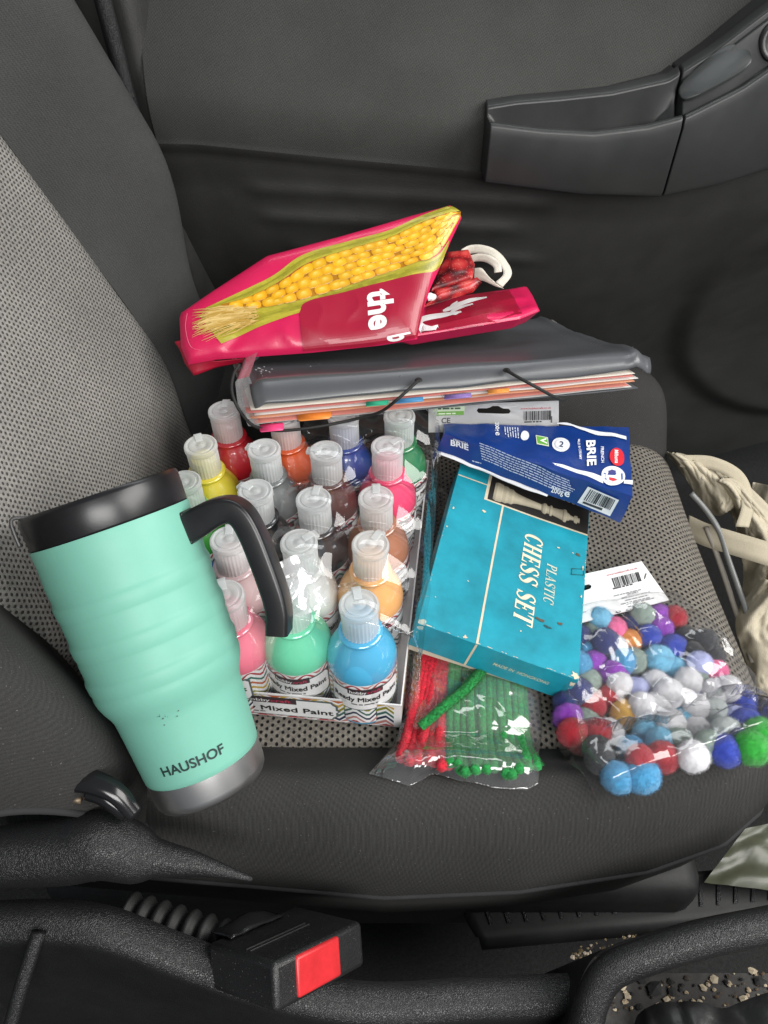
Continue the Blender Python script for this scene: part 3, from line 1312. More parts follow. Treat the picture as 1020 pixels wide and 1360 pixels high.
for i, (cn, c, (px, py), rl, rcap, where) in enumerate(PAINTS):
    p = at_z(px, py, .1255)
    loc = V((p.x, p.y, .0022))
    lab = '%s paint bottle with frosted cap, %s' % (cn, where)
    m = paint_mat(cn, c)
    if proto is None:
        r = thing('paint_bottle', lab, 'paint bottle', loc, 'paint bottles packed in the tray')
        bo = mbB.build('bottle_body', m, r, local=True, sharp=70)
        co = mbC.build('cap', M_CAP, r, local=True, sharp=50)
        to = mbT.build('cap_tab', M_CAP, co, local=True, bevel=.0006, smooth_=False)
        lo = mbL.build('label', M_LABEL, r, local=True, sharp=40)
        xo = mbX.build('lettering', M_LABEL, lo, local=True, smooth_=False)
        proto = (r, bo, co, to, lo, xo)
        new = proto
    else:
        new = []
        for o in proto:
            q = o.copy()
            COL.objects.link(q)
            new.append(q)
        for q, k in ((1, 0), (2, 0), (3, 2), (4, 0), (5, 4)):
            new[q].parent = new[k]
        new[0].location = loc
        new[0]['label'] = lab
    s = new[1].material_slots[0]
    s.link = 'OBJECT'
    s.material = m
    new[4].rotation_euler = (0, 0, math.radians(rl))
    new[2].rotation_euler = (0, 0, math.radians(rcap))
    new[0].rotation_euler = (math.radians(random.uniform(-1.2, 1.2)), math.radians(random.uniform(-1.2, 1.2)), 0)

# ---- shrink film over the paint set
M_FILM = film('clear shrink film', .07, .012, 26, .09, gain=.6)
mb = MB()
tops = [at_z(px, py, .1255) for _, _, (px, py), _, _, _ in PAINTS]


def film_top(x, y):
    h = 0
    for q in tops:
        d2 = (q.x - x) ** 2 + (q.y - y) ** 2
        h = max(h, .1268 - d2 * 14)
    return max(h, .108)


def wrap_fn(u, w):
    # u: left to right then down the right flank;  w: from the tray front up and over to the back
    W = w * .40
    if W < .115:
        y, z = -.002 + .010 * smooth(.02, .115, W), .034 + W * .78
    else:
        y, z = .006 + (W - .115) * .93, None
    U = u * .245
    if U < .112:
        x = lerp(-.108, .002, U / .112)
        p = tf(x, y, 0)
        if z is None:
            z = film_top(p.x, p.y)
        elif True:
            z = min(z, film_top(p.x, p.y + .012) if z > .118 else z)
        ex = 0
    else:
        k = (U - .112) / .133
        p = tf(.0045 + .003 * math.sin(k * 3), y, 0)
        zt = film_top(tf(-.004, y, 0).x, p.y) if z is None else z
        z = lerp(zt - .003, min(.03, zt), k)
        p = p + TX * (.004 * math.sin(k * PI))
    r = noise.ridged_multi_fractal(V((U * 22, W * 16, 3.)), 1., 2.1, 3, 1., 2.) * .0014
    lift = .0012 + .003 * smooth(.15, .5, nz(U * 15, W * 13, 7))
    n = V((0, -.6, .8)) if W < .115 else V((.0, 0, 1))
    if U >= .112:
        n = TX * 1.
    return V((p.x, p.y, z)) + n * (r * .8 + lift * .5)


mb.grid(wrap_fn, 110, 120)
tag(mb.build('plastic_wrap', M_FILM), 'torn clear crinkled shrink wrap stretched over the front and right side of the paint bottles', 'plastic wrap')
# torn flap standing up by the mint bottle
mb = MB()
fp = at_z(402, 776, .137)
fx, fy = V((.9, .25, .1)).normalized(), V((-.25, .55, .75)).normalized()


def flap(u, w):
    a = (u - .5) * .036
    b = (w - .5) * .040
    rr = 1 - .5 * abs(w - .4)
    return fp + fx * (a * rr) + fy * b + fx.cross(fy) * (.006 * math.sin(u * 5 + w * 2) + .003 * nz(u * 5, w * 5, 3))


mb.grid(flap, 22, 22)
tag(mb.build('film_flap', film('hazy film', .10, .30, 60, .2, gain=1.4)), 'torn hazy flap of wrap standing up over the mint green bottle cap', 'film scrap')

# ================================================================== TUMBLER
TB, TT = V((-.1145, .216, .0555)), V((-.1634, .308, .230))


def setup_tumbler():
    B = CAM + (at_t(283, 1042, .525) - CAM) * .95
    T = CAM + (at_t(131, 654, .494) - CAM) * .95
    return B, T


TB, TT = setup_tumbler()
TA = (TT - TB).normalized()
TLn = (TT - TB).length
TR = V((1, 0, 0)) - TA * TA.x
TR.normalize()
TN = TR.cross(TA)            # away or towards viewer
if TN.dot(CAM - TB) < 0:
    TN = -TN


def tum(r, ang, a):
    """ang 0 faces the viewer, positive towards the handle"""
    return TB + TA * a + (TN * math.cos(ang) + TR * math.sin(ang)) * r


tumbler = thing('travel_tumbler', 'mint green travel tumbler with black lid and handle, leaning on the paint bottles', 'tumbler', TB)
S = TLn / .2033


def lath(prof, n=96):
    mb = MB()
    return mb.lathe([(r, a * S) for r, a in prof], n, lambda p: TB + TA * p.z + TN * p.x + TR * p.y)


M_MINT = plain('mint powder coat', srgb(114, 174, 156), .48, var=.05, vscale=18, bscale=1300, bstr=.16, bdist=.0003, spec=.35)
t = Nd('brushed steel')
p_ = t.pos()
mp_ = t.n('ShaderNodeMapping')
mp_.inputs['Scale'].default_value = (1, 1, 1)
t.l(p_, mp_.inputs[0])
dotn = t.n('ShaderNodeVectorMath', operation='DOT_PRODUCT')
t.l(p_, dotn.inputs[0])
dotn.inputs[1].default_value = tuple(TA)
comb = t.n('ShaderNodeCombineXYZ')
t.l(t.math('MULTIPLY', dotn.outputs['Value'], 2500.), comb.inputs[0])
M_STEEL = t.done(t.bsdf((.60, .59, .58, 1), .33, t.noise(1., 3, .6, comb.outputs[0]), .15, .0002, Metallic=.97))
k1 = .96
prof = [(.0388 * k1, .0195), (.0402 * k1, .0212), (.0405 * k1, .024), (.0425 * k1, .050), (.0436 * k1, .0625), (.0440 * k1, .0655), (.0452 * k1, .0690), (.0480 * k1, .0745), (.0497 * k1, .0790), (.0503 * k1, .0820)]
gro = [.0865, .097, .110, .1215, .136, .147]
rr = .0503 * k1
a = .082
for i, gq in enumerate(gro):
    d = .0016 if i % 2 == 0 else .0004
    lo_, hi_ = (rr, rr + (.0009 if i % 2 == 0 else -.0007))
    prof += [(rr + .0002, gq - .0025), (rr - .0002 + (hi_ - lo_) * .2, gq - .0006), (rr - .0003 + (hi_ - lo_) * .5, gq + .0003), (hi_ - .0002, gq + .0022)]
    rr = hi_ + .00015
prof += [(rr + .0003, .158), (.0518 * k1, .172), (.0522 * k1, .1805), (.0518 * k1, .1822)]
lath(prof).build('cup_body', M_MINT, tumbler, sharp=60)
lath([(0, .0008), (.034 * k1, .0003), (.0372 * k1, .0012), (.0388 * k1, .0035), (.0394 * k1, .007), (.0398 * k1, .0202), (.0385 * k1, .0204)]).build('steel_base', M_STEEL, tumbler, sharp=50)
M_LID = plain('lid plastic', (.010, .010, .011, 1), .31, var=.2, bscale=900, bstr=.05, spec=.5)
lid = lath([(0.0493 * k1, .1815), (0.0513 * k1, .1825), (0.0517 * k1, .1835), (0.0521 * k1, .1930), (0.0523 * k1, .2000), (0.0516 * k1, .2022), (0.0505 * k1, .2030), (0.0488 * k1, .2025), (0.0478 * k1, .2000), (0.0463 * k1, .1975), (.03, .1968), (0, .1965)]).build('lid', M_LID, tumbler, sharp=50)
# slider tab lying over the rim
mb = MB()
ang = -.93
pth = [tum(.030, ang, .2005 * S), tum(.044, ang, .2025 * S), tum(.0512, ang, .2045 * S), tum(.0535, ang, .2025 * S), tum(.0540, ang, .196 * S), tum(.0540, ang, .1875 * S)]
mb.tube(catmull(pth, 6), .0012, 8)
mb.build('slider_tab', plain('worn black', (.05, .05, .05, 1), .35, var=.4), lid)
mb = MB()
for s_ in (-1, 1):
    pth = [tum(.0538 * k1, -.75 + .15 * s_, .190 * S), tum(.0545 * k1, -.75, .1885 * S)]
mb.box((-.008, -.004, 0), (.008, .004, .004), lambda p: tum(.02, 0, .1965 * S) + TR * p.x + TN * p.y + TA * p.z)
mb.build('drink_plug', M_LID, lid, bevel=.001)

# handle
hp = [(.0480, .1660), (.0560, .1668), (.0660, .1688), (.0745, .1695), (.0820, .1678), (.0868, .1615), (.0890, .1500), (.0896, .1350), (.0897, .1200), (.0893, .1080), (.0877, .0980), (.0845, .0900), (.0830, .0862)]
hp = [(r * k1, a * S) for r, a in hp]
cv = catmull([V((r, a, 0)) for r, a in hp], 6)
hw, ht = .0102, .0071


def rsec(a, b, r):
    return rrect(-a, -b, a, b, r, 4)


path, fr = [], []
HANG = 1.48
HR = (TN * math.cos(HANG) + TR * math.sin(HANG))
HT = HR.cross(TA).normalized()
for i, p in enumerate(cv):
    tdir = (cv[min(i + 1, len(cv) - 1)] - cv[max(i - 1, 0)]).normalized()
    nn = V((tdir.y, -tdir.x, 0))
    path.append(TB + HR * p.x + TA * p.y)
    fr.append((HT, HR * nn.x + TA * nn.y))
mb = MB()
loops = []
for i, (p, (a_, b_)) in enumerate(zip(path, fr)):
    k = 1 + .40 * (1 - smooth(0, .45, i / (len(path) - 1)))
    loops.append([p + a_ * x + b_ * y for x, y in rsec(hw, ht * k, .0026)])
mb.loft(loops)
mb.build('handle', M_LID, tumbler, sharp=50)
mb = MB()
clamp_prof = [(.0508 * k1, .156 * S), (.0535 * k1, .156 * S), (.0535 * k1, .1765 * S), (.0508 * k1, .1765 * S)]
secs = []
for k in range(9):
    an = HANG - .20 + .40 * k / 8
    secs.append([tum(r, an, a) for r, a in clamp_prof])
mb.loft(secs)
mb.build('handle_mount', M_LID, tumbler, bevel=.0012, sharp=40)
# brand lettering and scuffs
mb = MB()
CR = .0420 * k1


def tmap(x, y, off=0.):
    a = (.0335 * S + y)
    r = table(a / S, [(.0202, .0402 * k1), (.024, .0405 * k1), (.050, .0425 * k1), (.0625, .0436 * k1)])
    return tum(r + off, x / CR + .22, a)


put_text(mb, 'HAUSHOF', tmap, 0, -.003, h=.0062, w=.0415, align='C', off=.0004, bold=.022, col=BLACK)
mb.build('brand_lettering', plain('dark print', (.012, .03, .03, 1), .5, var=0), tumbler, smooth_=False)
rnd = random.Random(4)
mb = MB()
for k in range(12):
    x, y = .010 + rnd.gauss(0, .004), .0665 + rnd.gauss(0, .002)
    s = rnd.uniform(.0002, .0005)
    rad = table(y, [(.02, .0402 * k1), (.0625, .0436 * k1), (.069, .0452 * k1), (.082, .0505 * k1), (.18, .0523 * k1)]) + .0004
    mb.poly([(x + s * rnd.uniform(.5, 1.3) * math.cos(q), y + s * rnd.uniform(.5, 1.3) * math.sin(q)) for q in (0, 1, 2, 3.1, 4.2, 5.3)], lambda X, Y, off=0.: tum(rad, X / .045 - .1, Y * S), None)
mb.build('scuff_mark', plain('bare chip', (.05, .08, .07, 1), .6, var=0), tumbler, smooth_=False)

# ================================================================== PRINT HELPERS
def pxplane(p0, n, disp=None):
    """pixel of the photograph -> point on a real flat face (p0, n), lifted by off"""
    def f(px, py, off=0.):
        p = at_plane(px, py, p0, n)
        if disp:
            p = p + disp(p)
        return p + n * off
    return f


def along(f, o, ux, uy):
    """2d print space whose axes run along pixel directions on the face"""
    return lambda x, y, off=0.: f(o[0] + ux[0] * x + uy[0] * y, o[1] + ux[1] * x + uy[1] * y, off)


def face_normal(a, b, c):
    n = (b - a).cross(c - a).normalized()
    return n if n.dot(CAM - a) > 0 else -n


def arc(cx, cy, rx, ry, n=28, a0=0, a1=360, rot=0.):
    out = []
    for k in range(n):
        a = math.radians(a0 + (a1 - a0) * k / (n if abs(a1 - a0) >= 360 else n - 1))
        x, y = rx * math.cos(a), ry * math.sin(a)
        out.append((cx + x * math.cos(rot) - y * math.sin(rot), cy + x * math.sin(rot) + y * math.cos(rot)))
    return out


# serif display letters drawn as strokes: (points, widths)
def glyph(ch):
    S_, T_ = .17, .055

    def stem(x, y0=0., y1=1., sf=.16):
        q = [([(x, y0), (x, y1)], [S_, S_])]
        if sf:
            q += [([(x - sf, y0 + T_ / 2), (x + sf, y0 + T_ / 2)], [T_, T_]), ([(x - sf, y1 - T_ / 2), (x + sf, y1 - T_ / 2)], [T_, T_])]
        return q

    def bar(x0, x1, y, w=T_):
        return [([(x0, y), (x1, y)], [w, w])]

    def cur(pts, ws, n=6):
        c = catmull([V((a, b, 0)) for a, b in pts], n)
        m = len(c)
        return [([(p.x, p.y) for p in c], [table(i / (m - 1) * (len(ws) - 1), list(enumerate(ws))) for i in range(m)])]
    if ch == 'H':
        return stem(.2) + stem(.68) + bar(.2, .68, .5), .88
    if ch == 'E':
        return stem(.2) + bar(.1, .68, .028) + bar(.1, .66, .972) + bar(.2, .5, .5) + [([(.66, .0), (.68, .28)], [.10, .03]), ([(.64, 1.), (.66, .72)], [.10, .03]), ([(.5, .38), (.5, .62)], [.06, .06])], .78
    if ch == 'T':
        return [([(.4, 0), (.4, 1)], [S_, S_])] + bar(.24, .56, .028) + bar(.06, .74, .972) + [([(.07, 1.), (.05, .70)], [.10, .03]), ([(.73, 1.), (.75, .70)], [.10, .03])], .8
    if ch == 'S':
        return cur([(.60, .76), (.50, .95), (.30, .97), (.14, .80), (.20, .62), (.40, .50), (.58, .36), (.62, .20), (.46, .03), (.24, .05), (.12, .24)], [.05, .06, .06, .12, .17, .19, .17, .12, .06, .06, .05]) + [([(.62, 1.), (.62, .70)], [.05, .05]), ([(.10, 0.), (.10, .30)], [.05, .05])], .74
    if ch == 'C':
        return cur([(.70, .74), (.58, .94), (.40, .98), (.20, .80), (.14, .5), (.20, .2), (.40, .02), (.58, .06), (.72, .26)], [.05, .06, .07, .15, .19, .15, .07, .06, .05]) + [([(.72, 1.), (.72, .68)], [.06, .06])], .82
    if ch == 'P':
        return stem(.2) + cur([(.2, .965), (.5, .96), (.66, .74), (.5, .50), (.2, .49)], [.05, .08, .17, .08, .05]), .76
    if ch == 'L':
        return stem(.2) + bar(.1, .66, .028) + [([(.65, 0.), (.68, .34)], [.10, .03])], .74
    if ch == 'A':
        return [([(.12, 0), (.42, 1)], [.05, .06]), ([(.42, 1), (.70, 0)], [.14, S_])] + bar(.22, .6, .34) + bar(.0, .24, .028) + bar(.54, .86, .028), .86
    if ch == 'I':
        return stem(.2), .42
    return [], .5


def serif_text(mb, s, mp, x, y, h, xs=1., shear=.12, gap=.06, col=None, off=.0004, wmul=1.):
    cx = x
    for ch in s:
        strokes, adv = glyph(ch)
        for pts, ws in strokes:
            for i in range(len(pts) - 1):
                (x0, y0), (x1, y1) = pts[i], pts[i + 1]
                dx, dy = x1 - x0, y1 - y0
                L = math.hypot(dx, dy) or 1
                nx, ny = -dy / L, dx / L
                q = []
                for (a, b, w) in ((x0, y0, ws[i]), (x1, y1, ws[i + 1])):
                    for sgn in (1, -1):
                        X, Y = a + nx * w * wmul / 2 * sgn, b + ny * w * wmul / 2 * sgn
                        q.append(mp(cx + (X + shear * Y) * h * xs, y + Y * h, off))
                mb.add([q[0], q[2], q[3], q[1]], [(0, 1, 2, 3)], col)
        cx += (adv + gap) * h * xs
    return cx


# ================================================================== CHESS SET
CO = V((.0189, .335, .042))
CR_ = rodr(.0108, .2417) @ Matrix.Rotation(-.2463, 3, 'Z')
cw, cl, ch_ = .1304, .1971, .0299
TEAL = (.010, .262, .350, 1)
CREAM = (.66, .58, .42, 1)


def cf(p):
    return CO + CR_ @ V(p)


cn_ = CR_ @ V((0, 0, 1))
t = Nd('worn teal card')
p_ = t.pos()
f1 = t.ramp(t.noise(26, 5, .65, p_), [(.30, .70), (.55, 1.), (.75, 1.22)])
c = t.mix(1., TEAL, f1, 'MULTIPLY')
sc1 = t.ramp(t.noise(170, 5, .75, p_, 1.2), [(.68, 0.), (.73, 1.)])
c = t.mix(t.math('MULTIPLY', sc1, .35), c, (.25, .42, .42, 1))
sc2 = t.ramp(t.noise(75, 6, .8, p_, 2.), [(.24, 1.), (.29, 0.)])
c = t.mix(t.math('MULTIPLY', sc2, .5), c, (.01, .06, .08, 1))
M_TEAL = t.done(t.bsdf(c, .42, t.noise(120, 4, .7, p_), .22, .0008, Specular_IOR_Level=.45))
M_BOXPRINT = vcol_mat('box print', .5, var=.2, bscale=150, bstr=.2)
M_CREAMCARD = plain('cream card', (.55, .49, .38, 1), .75, var=.15, vscale=40)
chess = thing('chess_set_box', 'worn turquoise cardboard chess set box with a chess king printed on its lid', 'game box', CO)
mb = MB()
# lid as a finely divided box so that it can sag and dent a little
NX, NY = 26, 38


def dent(p):
    return V((0, 0, 1)) * (-.0014 * math.sin(PI * clamp(p[0] / cw)) * math.sin(PI * clamp(p[1] / cl)) + .0005 * nz(p[0] * 30, p[1] * 30, 2))


def lid_top(x, y, off=0.):
    p = V((x, y, ch_))
    return cf(p + dent(p) + V((0, 0, off)))


mb.grid(lambda u, w: lid_top(u * cw, w * cl), NX, NY)
for (fn, n) in ((lambda u, w: cf((u * cw, 0, ch_ * w)) + cf((0, 0, 0)) * 0, NX), (lambda u, w: cf((u * cw, cl, ch_ * w)), NX), (lambda u, w: cf((0, u * cl, ch_ * w)), NY), (lambda u, w: cf((cw, u * cl, ch_ * w)), NY)):
    def g2(u, w, fn=fn):
        p = fn(u, w)
        loc = CR_.transposed() @ (p - CO)
        return p + cn_ * (dent(loc).z * smooth(.4, 1, w))
    mb.grid(g2, n, 5)
lidm = mb.build('lid', M_TEAL, chess, sharp=40)
mb = MB()
mb.box((.0018, .0018, -.0085), (cw - .0018, cl - .003, ch_ - .004), lambda p: cf((p.x, p.y, p.z + (.0085 * p.x / cw if p.z < 0 else 0))))
mb.build('base_tray', M_CREAMCARD, chess, smooth_=False)


def lid2(px, py):
    p = at_plane(px, py, cf((0, 0, ch_)), cn_)
    q = CR_.transposed() @ (p - CO)
    return (q.x, q.y)


def cz(pts):     # pixels of the close-up -> lid plane
    return [lid2(540 + x * .2549, 640 + y * .2549) for x, y in pts]


pr = MB()


def lidpoly(pts, col, off=.0003):
    # clip into the lid
    pts = [(clamp(x, .0004, cw - .0004), clamp(y, .0004, cl - .0004)) for x, y in pts]
    # fan with subdivision so it follows the sag
    cx = sum(p[0] for p in pts) / len(pts)
    cy = sum(p[1] for p in pts) / len(pts)
    dense = []
    for a, b in zip(pts, pts[1:] + pts[:1]):
        m = max(1, int(math.hypot(a[0] - b[0], a[1] - b[1]) / .006))
        dense += [(lerp(a[0], b[0], k / m), lerp(a[1], b[1], k / m)) for k in range(m)]
    R_ = 5
    vs = []
    for r in range(R_, 0, -1):
        vs += [lid_top(cx + (x - cx) * r / R_, cy + (y - cy) * r / R_, off) for x, y in dense]
    vs.append(lid_top(cx, cy, off))
    n = len(dense)
    fs = []
    for r in range(R_ - 1):
        fs += [(r * n + k, r * n + (k + 1) % n, (r + 1) * n + (k + 1) % n, (r + 1) * n + k) for k in range(n)]
    fs += [((R_ - 1) * n + k, (R_ - 1) * n + (k + 1) % n, R_ * n) for k in range(n)]
    pr.add(vs, fs, col)


# cream rules and the black picture field at the far end of the lid (local lid coordinates)
a_ = cz([(402, 100)])[0]
b_ = cz([(942, 270)])[0]
yk = (a_[1] + b_[1]) / 2          # near edge of the picture field
xk = a_[0]
xm = cz([(505, 135)])[0][0]
lw = .0018
lidpoly([(xk, yk), (cw, yk), (cw, cl), (xk, cl)], CREAM, .0002)
lidpoly([(xk + lw * 1.6, yk + lw), (cw, yk + lw), (cw, cl), (xk + lw * 1.6, cl)], (.020, .018, .016, 1), .0004)
xm0 = xk + .0175
for k in range(12):
    y0, y1 = yk * k / 12, yk * (k + 1) / 12
    pr.add([lid_top(xm0, y0, .0003), lid_top(xm0 + lw, y0, .0003), lid_top(xm0 + lw, y1, .0003), lid_top(xm0, y1, .0003)], [(0, 1, 2, 3)], CREAM)
yl = cz([(380, 5)])[0][1]
pr.add([lid_top(.0005, yl, .0003), lid_top(xk, yl, .0003), lid_top(xk, yl + lw * .8, .0003), lid_top(.0005, yl + lw * .8, .0003)], [(0, 1, 2, 3)], CREAM)
# the rule carried down the front wall
fwall = lambda x, y, off=0.: cf((x, -off, y))
pr.add([fwall(xm0, 0, .0003), fwall(xm0 + lw, 0, .0003), fwall(xm0 + lw, ch_ - .0004, .0003), fwall(xm0, ch_ - .0004, .0003)], [(0, 1, 2, 3)], CREAM)
put_text(pr, 'MADE IN  HONGKONG', fwall, xm0 + .020, .0125, h=.0036, w=.046, col=(.60, .62, .45, 1), off=.0004, shear=.15, bold=.008)
# left wall lettering
lwall = lambda x, y, off=0.: cf((-off, cl - x, y))
serif_text(pr, 'CHESS SET', lwall, .085, .009, .0105, xs=1.05, col=CREAM, shear=0)
serif_text(pr, 'PLASTIC', lwall, .022, .009, .0085, xs=.9, col=CREAM, shear=0)
# king lying along the picture field: outline in lid space, base at the left
kx0, kx1 = xk + .0075, cw - .009
Lk = kx1 - kx0
yc0, yc1 = yk + .0155, yk + .0155
kp = [(0, .40), (.03, .46), (.09, .44), (.10, .40), (.14, .42), (.17, .36), (.21, .37), (.235, .29), (.27, .25), (.36, .20), (.46, .165), (.55, .145), (.575, .24), (.60, .26), (.62, .18), (.645, .18), (.655, .26), (.675, .25), (.68, .18), (.72, .20), (.76, .22), (.80, .26), (.815, .31), (.84, .31), (.85, .20), (.875, .17), (.885, .12), (.93, .09), (.935, .17), (.97, .19), (.975, .11), (1., .12)]
ktone = [(.52, .46, .34, 1), (.36, .31, .22, 1)]
for (x0, r0), (x1, r1) in zip(kp, kp[1:]):
    rows = 10
    for j in range(rows):
        s0_, s1_ = lerp(-1, 1, j / rows), lerp(-1, 1, (j + 1) / rows)
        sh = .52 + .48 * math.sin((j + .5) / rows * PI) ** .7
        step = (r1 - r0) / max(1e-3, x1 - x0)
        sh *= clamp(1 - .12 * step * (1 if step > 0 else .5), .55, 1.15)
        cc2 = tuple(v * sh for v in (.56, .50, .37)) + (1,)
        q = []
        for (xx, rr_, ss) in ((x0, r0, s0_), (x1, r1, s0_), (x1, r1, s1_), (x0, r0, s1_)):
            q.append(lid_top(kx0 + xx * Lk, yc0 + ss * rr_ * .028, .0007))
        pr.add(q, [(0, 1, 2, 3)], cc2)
# titles run from the far end towards the viewer, tops of letters to the right
xt0, xt1 = cz([(612, 500)])[0][0], cz([(688, 500)])[0][0]
ytop = cz([(640, 262)])[0][1]
ybot = cz([(600, 735)])[0][1]
tl = ytop - ybot
tm = lambda x, y, off=0.: lid_top(cz([(602, 400)])[0][0] + y, ytop - x, off)
wtot = sum(glyph(ch)[1] + .06 for ch in 'CHESS SET')
hh = .0165
serif_text(pr, 'CHESS SET', tm, 0, 0, hh, xs=tl / (wtot * hh), col=(.74, .68, .50, 1), shear=.18, off=.0005, wmul=1.35)
y2 = cz([(750, 425)])[0][1]
y2b = cz([(735, 632)])[0][1]
wt2 = sum(glyph(ch)[1] + .06 for ch in 'PLASTIC')
tm2 = lambda x, y, off=0.: lid_top(cz([(722, 530)])[0][0] + y, y2 - x, off)
serif_text(pr, 'PLASTIC', tm2, 0, 0, .0090, xs=(y2 - y2b) / (wt2 * .0090), col=(.55, .60, .48, 1), shear=.18, off=.0005, wmul=1.15)
# wear: bared corners, torn patches
wr = pr
rnd = random.Random(12)


def blotch(mp, x, y, s, col, n=11, ex=1., off=.0006):
    pts = []
    for k in range(n):
        a = 2 * PI * k / n
        r = s * rnd.uniform(.45, 1.15)
        pts.append((x + r * ex * math.cos(a), y + r * math.sin(a)))
    wr.poly(pts, mp, col, off)


BROWN = (.10, .075, .05, 1)
for (x, y, s, c_, ex) in ((.002, .002, .0035, CREAM, 1.2), (cw - .003, .003, .0040, CREAM, 1.), (.038, .001, .0020, CREAM, 1), (cw - .001, .085, .0022, CREAM, .4), (cw - .001, .118, .003, CREAM, .3), (.004, .135, .002, CREAM, .6), (.002, .11, .0012, CREAM, 1), (.032, cl - .052, .0018, CREAM, 1.4)):
    blotch(lid_top, clamp(x, .0025, cw - .0025), clamp(y, .0025, cl - .0025), s, c_, ex=ex)
for (px, py, s, ex, c_) in ((690, 715, .0022, 2.2, BROWN), (735, 755, .0016, 2.2, (.02, .07, .08, 1)), (800, 738, .0016, 1.6, BROWN), (893, 380, .0022, 1.2, BROWN), (595, 778, .0008, 1, CREAM), (793, 342, .001, 1.5, CREAM), (322, 515, .0008, 1, CREAM), (150, 600, .0007, 1, CREAM), (866, 370, .0009, 1, CREAM)):
    x, y = cz([(px, py)])[0]
    blotch(lid_top, x, y, s, c_, ex=ex)
for k in range(70):
    side = rnd.choice('fffllrr')
    s_ = rnd.uniform(.0003, .0010)
    tt_ = rnd.random()
    if side == 'f':
        blotch(lid_top, lerp(.004, cw - .004, tt_), s_ * .5 + .0003, s_ * .5, CREAM, n=7, ex=rnd.uniform(1, 5))
    elif side == 'l':
        blotch(lid_top, s_ * .5 + .0004, lerp(.004, cl * .72, tt_), s_ * .5, CREAM, n=7, ex=.8)
    else:
        blotch(lid_top, cw - s_ * .5 - .0004, lerp(.004, cl * .72, tt_), s_ * .8, CREAM, n=7, ex=.6)
for (zc, xx) in ((.012, .0004), (.02, .0008)):
    blotch(fwall, xx + .0012, zc, .0012, CREAM, ex=.5)
blotch(fwall, cw - .0025, .024, .003, CREAM, ex=.7)
blotch(fwall, .003, .0265, .0028, CREAM, ex=1)
# little sticker outline and pen scrawl on the right edge
for rect in (((860, 452), (925, 455), (922, 488), (858, 483)),):
    P_ = cz(rect)
    for a, b in zip(P_, P_[1:] + P_[:1]):
        d = V((b[0] - a[0], b[1] - a[1], 0)).normalized() * .0004
        wr.add([lid_top(a[0] - d.y, a[1] + d.x, .0006), lid_top(a[0] + d.y, a[1] - d.x, .0006), lid_top(b[0] + d.y, b[1] - d.x, .0006), lid_top(b[0] - d.y, b[1] + d.x, .0006)], [(0, 1, 3, 2), ], (.01, .07, .06, 1))
wr.build('printed_design', M_BOXPRINT, lidm, smooth_=False)

# ================================================================== BRIE
bcz = lambda x, y: (570 + x * .2745, 540 + y * .2745)


def bz(x, y, z):
    return at_z(*bcz(x, y), z)


KA, KB, KC, KD = bz(70, 82, .092), bz(965, 100, .086), bz(985, 435, .083), bz(72, 130, .095)
KE, KF = bz(35, 208, .0765), bz(925, 562, .052)
KA2, KB2 = KA - V((0, .004, .018)), KB - V((.0, -.004, .033))


def bdisp(p):
    s = .0011
    return V((nz(p.x * 55, p.y * 55, p.z * 55), nz(p.x * 55 + 9, p.y * 55, p.z * 55), nz(p.x * 55, p.y * 55 + 7, p.z * 55))) * s + V((0, 0, 1)) * (.0009 * noise.ridged_multi_fractal(p * 32, 1., 2., 2, 1., 2.) - .0009)


brie = thing('brie_pack', 'blue paper wrapped wedge pack of brie cheese lying across the chess box', 'cheese', KE)
M_BRIE = plain('blue wrapper', (.006, .035, .19, 1), .32, var=.15, vscale=25, bscale=170, bstr=.25, bdist=.0012, coat=.15)
mb = MB()


def quadpatch(a, b, c, d, nu, nv):
    mb.grid(lambda u, w: (lambda p: p + bdisp(p))(a.lerp(b, u).lerp(d.lerp(c, u), w)), nu, nv)


quadpatch(KA, KB, KC, KD, 60, 26)
quadpatch(KD, KC, KF, KE, 60, 12)
quadpatch(KB, KB2, KF, KC, 16, 20)
quadpatch(KA2, KB2, KB, KA, 30, 8)
quadpatch(KE, KF, KB2, KA2, 30, 10)
quadpatch(KA, KD, KE, KA2, 6, 6)
mb.build('wrapper', M_BRIE, brie, sharp=75)
# folded paper lip at the narrow end and under the ridge
M_PAPER = plain('wrapper underside', (.72, .73, .76, 1), .6, var=.06, bscale=150, bstr=.2)
mb = MB()
lipA = [KE.lerp(KF, k / 20 * .62) + bdisp(KE.lerp(KF, k / 20 * .62)) for k in range(21)]
lipB = [p + V((-.001, -.0020 - .0012 * math.sin(i * .5), -.001 - .0012 * math.sin(PI * i / 20))) for i, p in enumerate(lipA)]
mb.strip(lipA, lipB, n=3)
mb.build('paper_fold', M_PAPER, brie, solid=.0004)
nT = face_normal(KA, KB, KC)
nS = face_normal(KD, KC, KF)
pT0, pS0 = (KA + KB + KC + KD) / 4, (KD + KC + KF + KE) / 4


def top_px(x, y, off=0.):
    # ray onto the bilinear top face, iterated
    px, py = bcz(x, y)
    p = at_plane(px, py, KC, face_normal(KB, KC, KA))
    return p + bdisp(p) + nT * (off + .0010)


def side_px(x, y, off=0.):
    px, py = bcz(x, y)
    p = at_plane(px, py, KC, face_normal(KD, KC, KF))
    return p + bdisp(p) + nS * (off + .0010)


bp_ = MB()


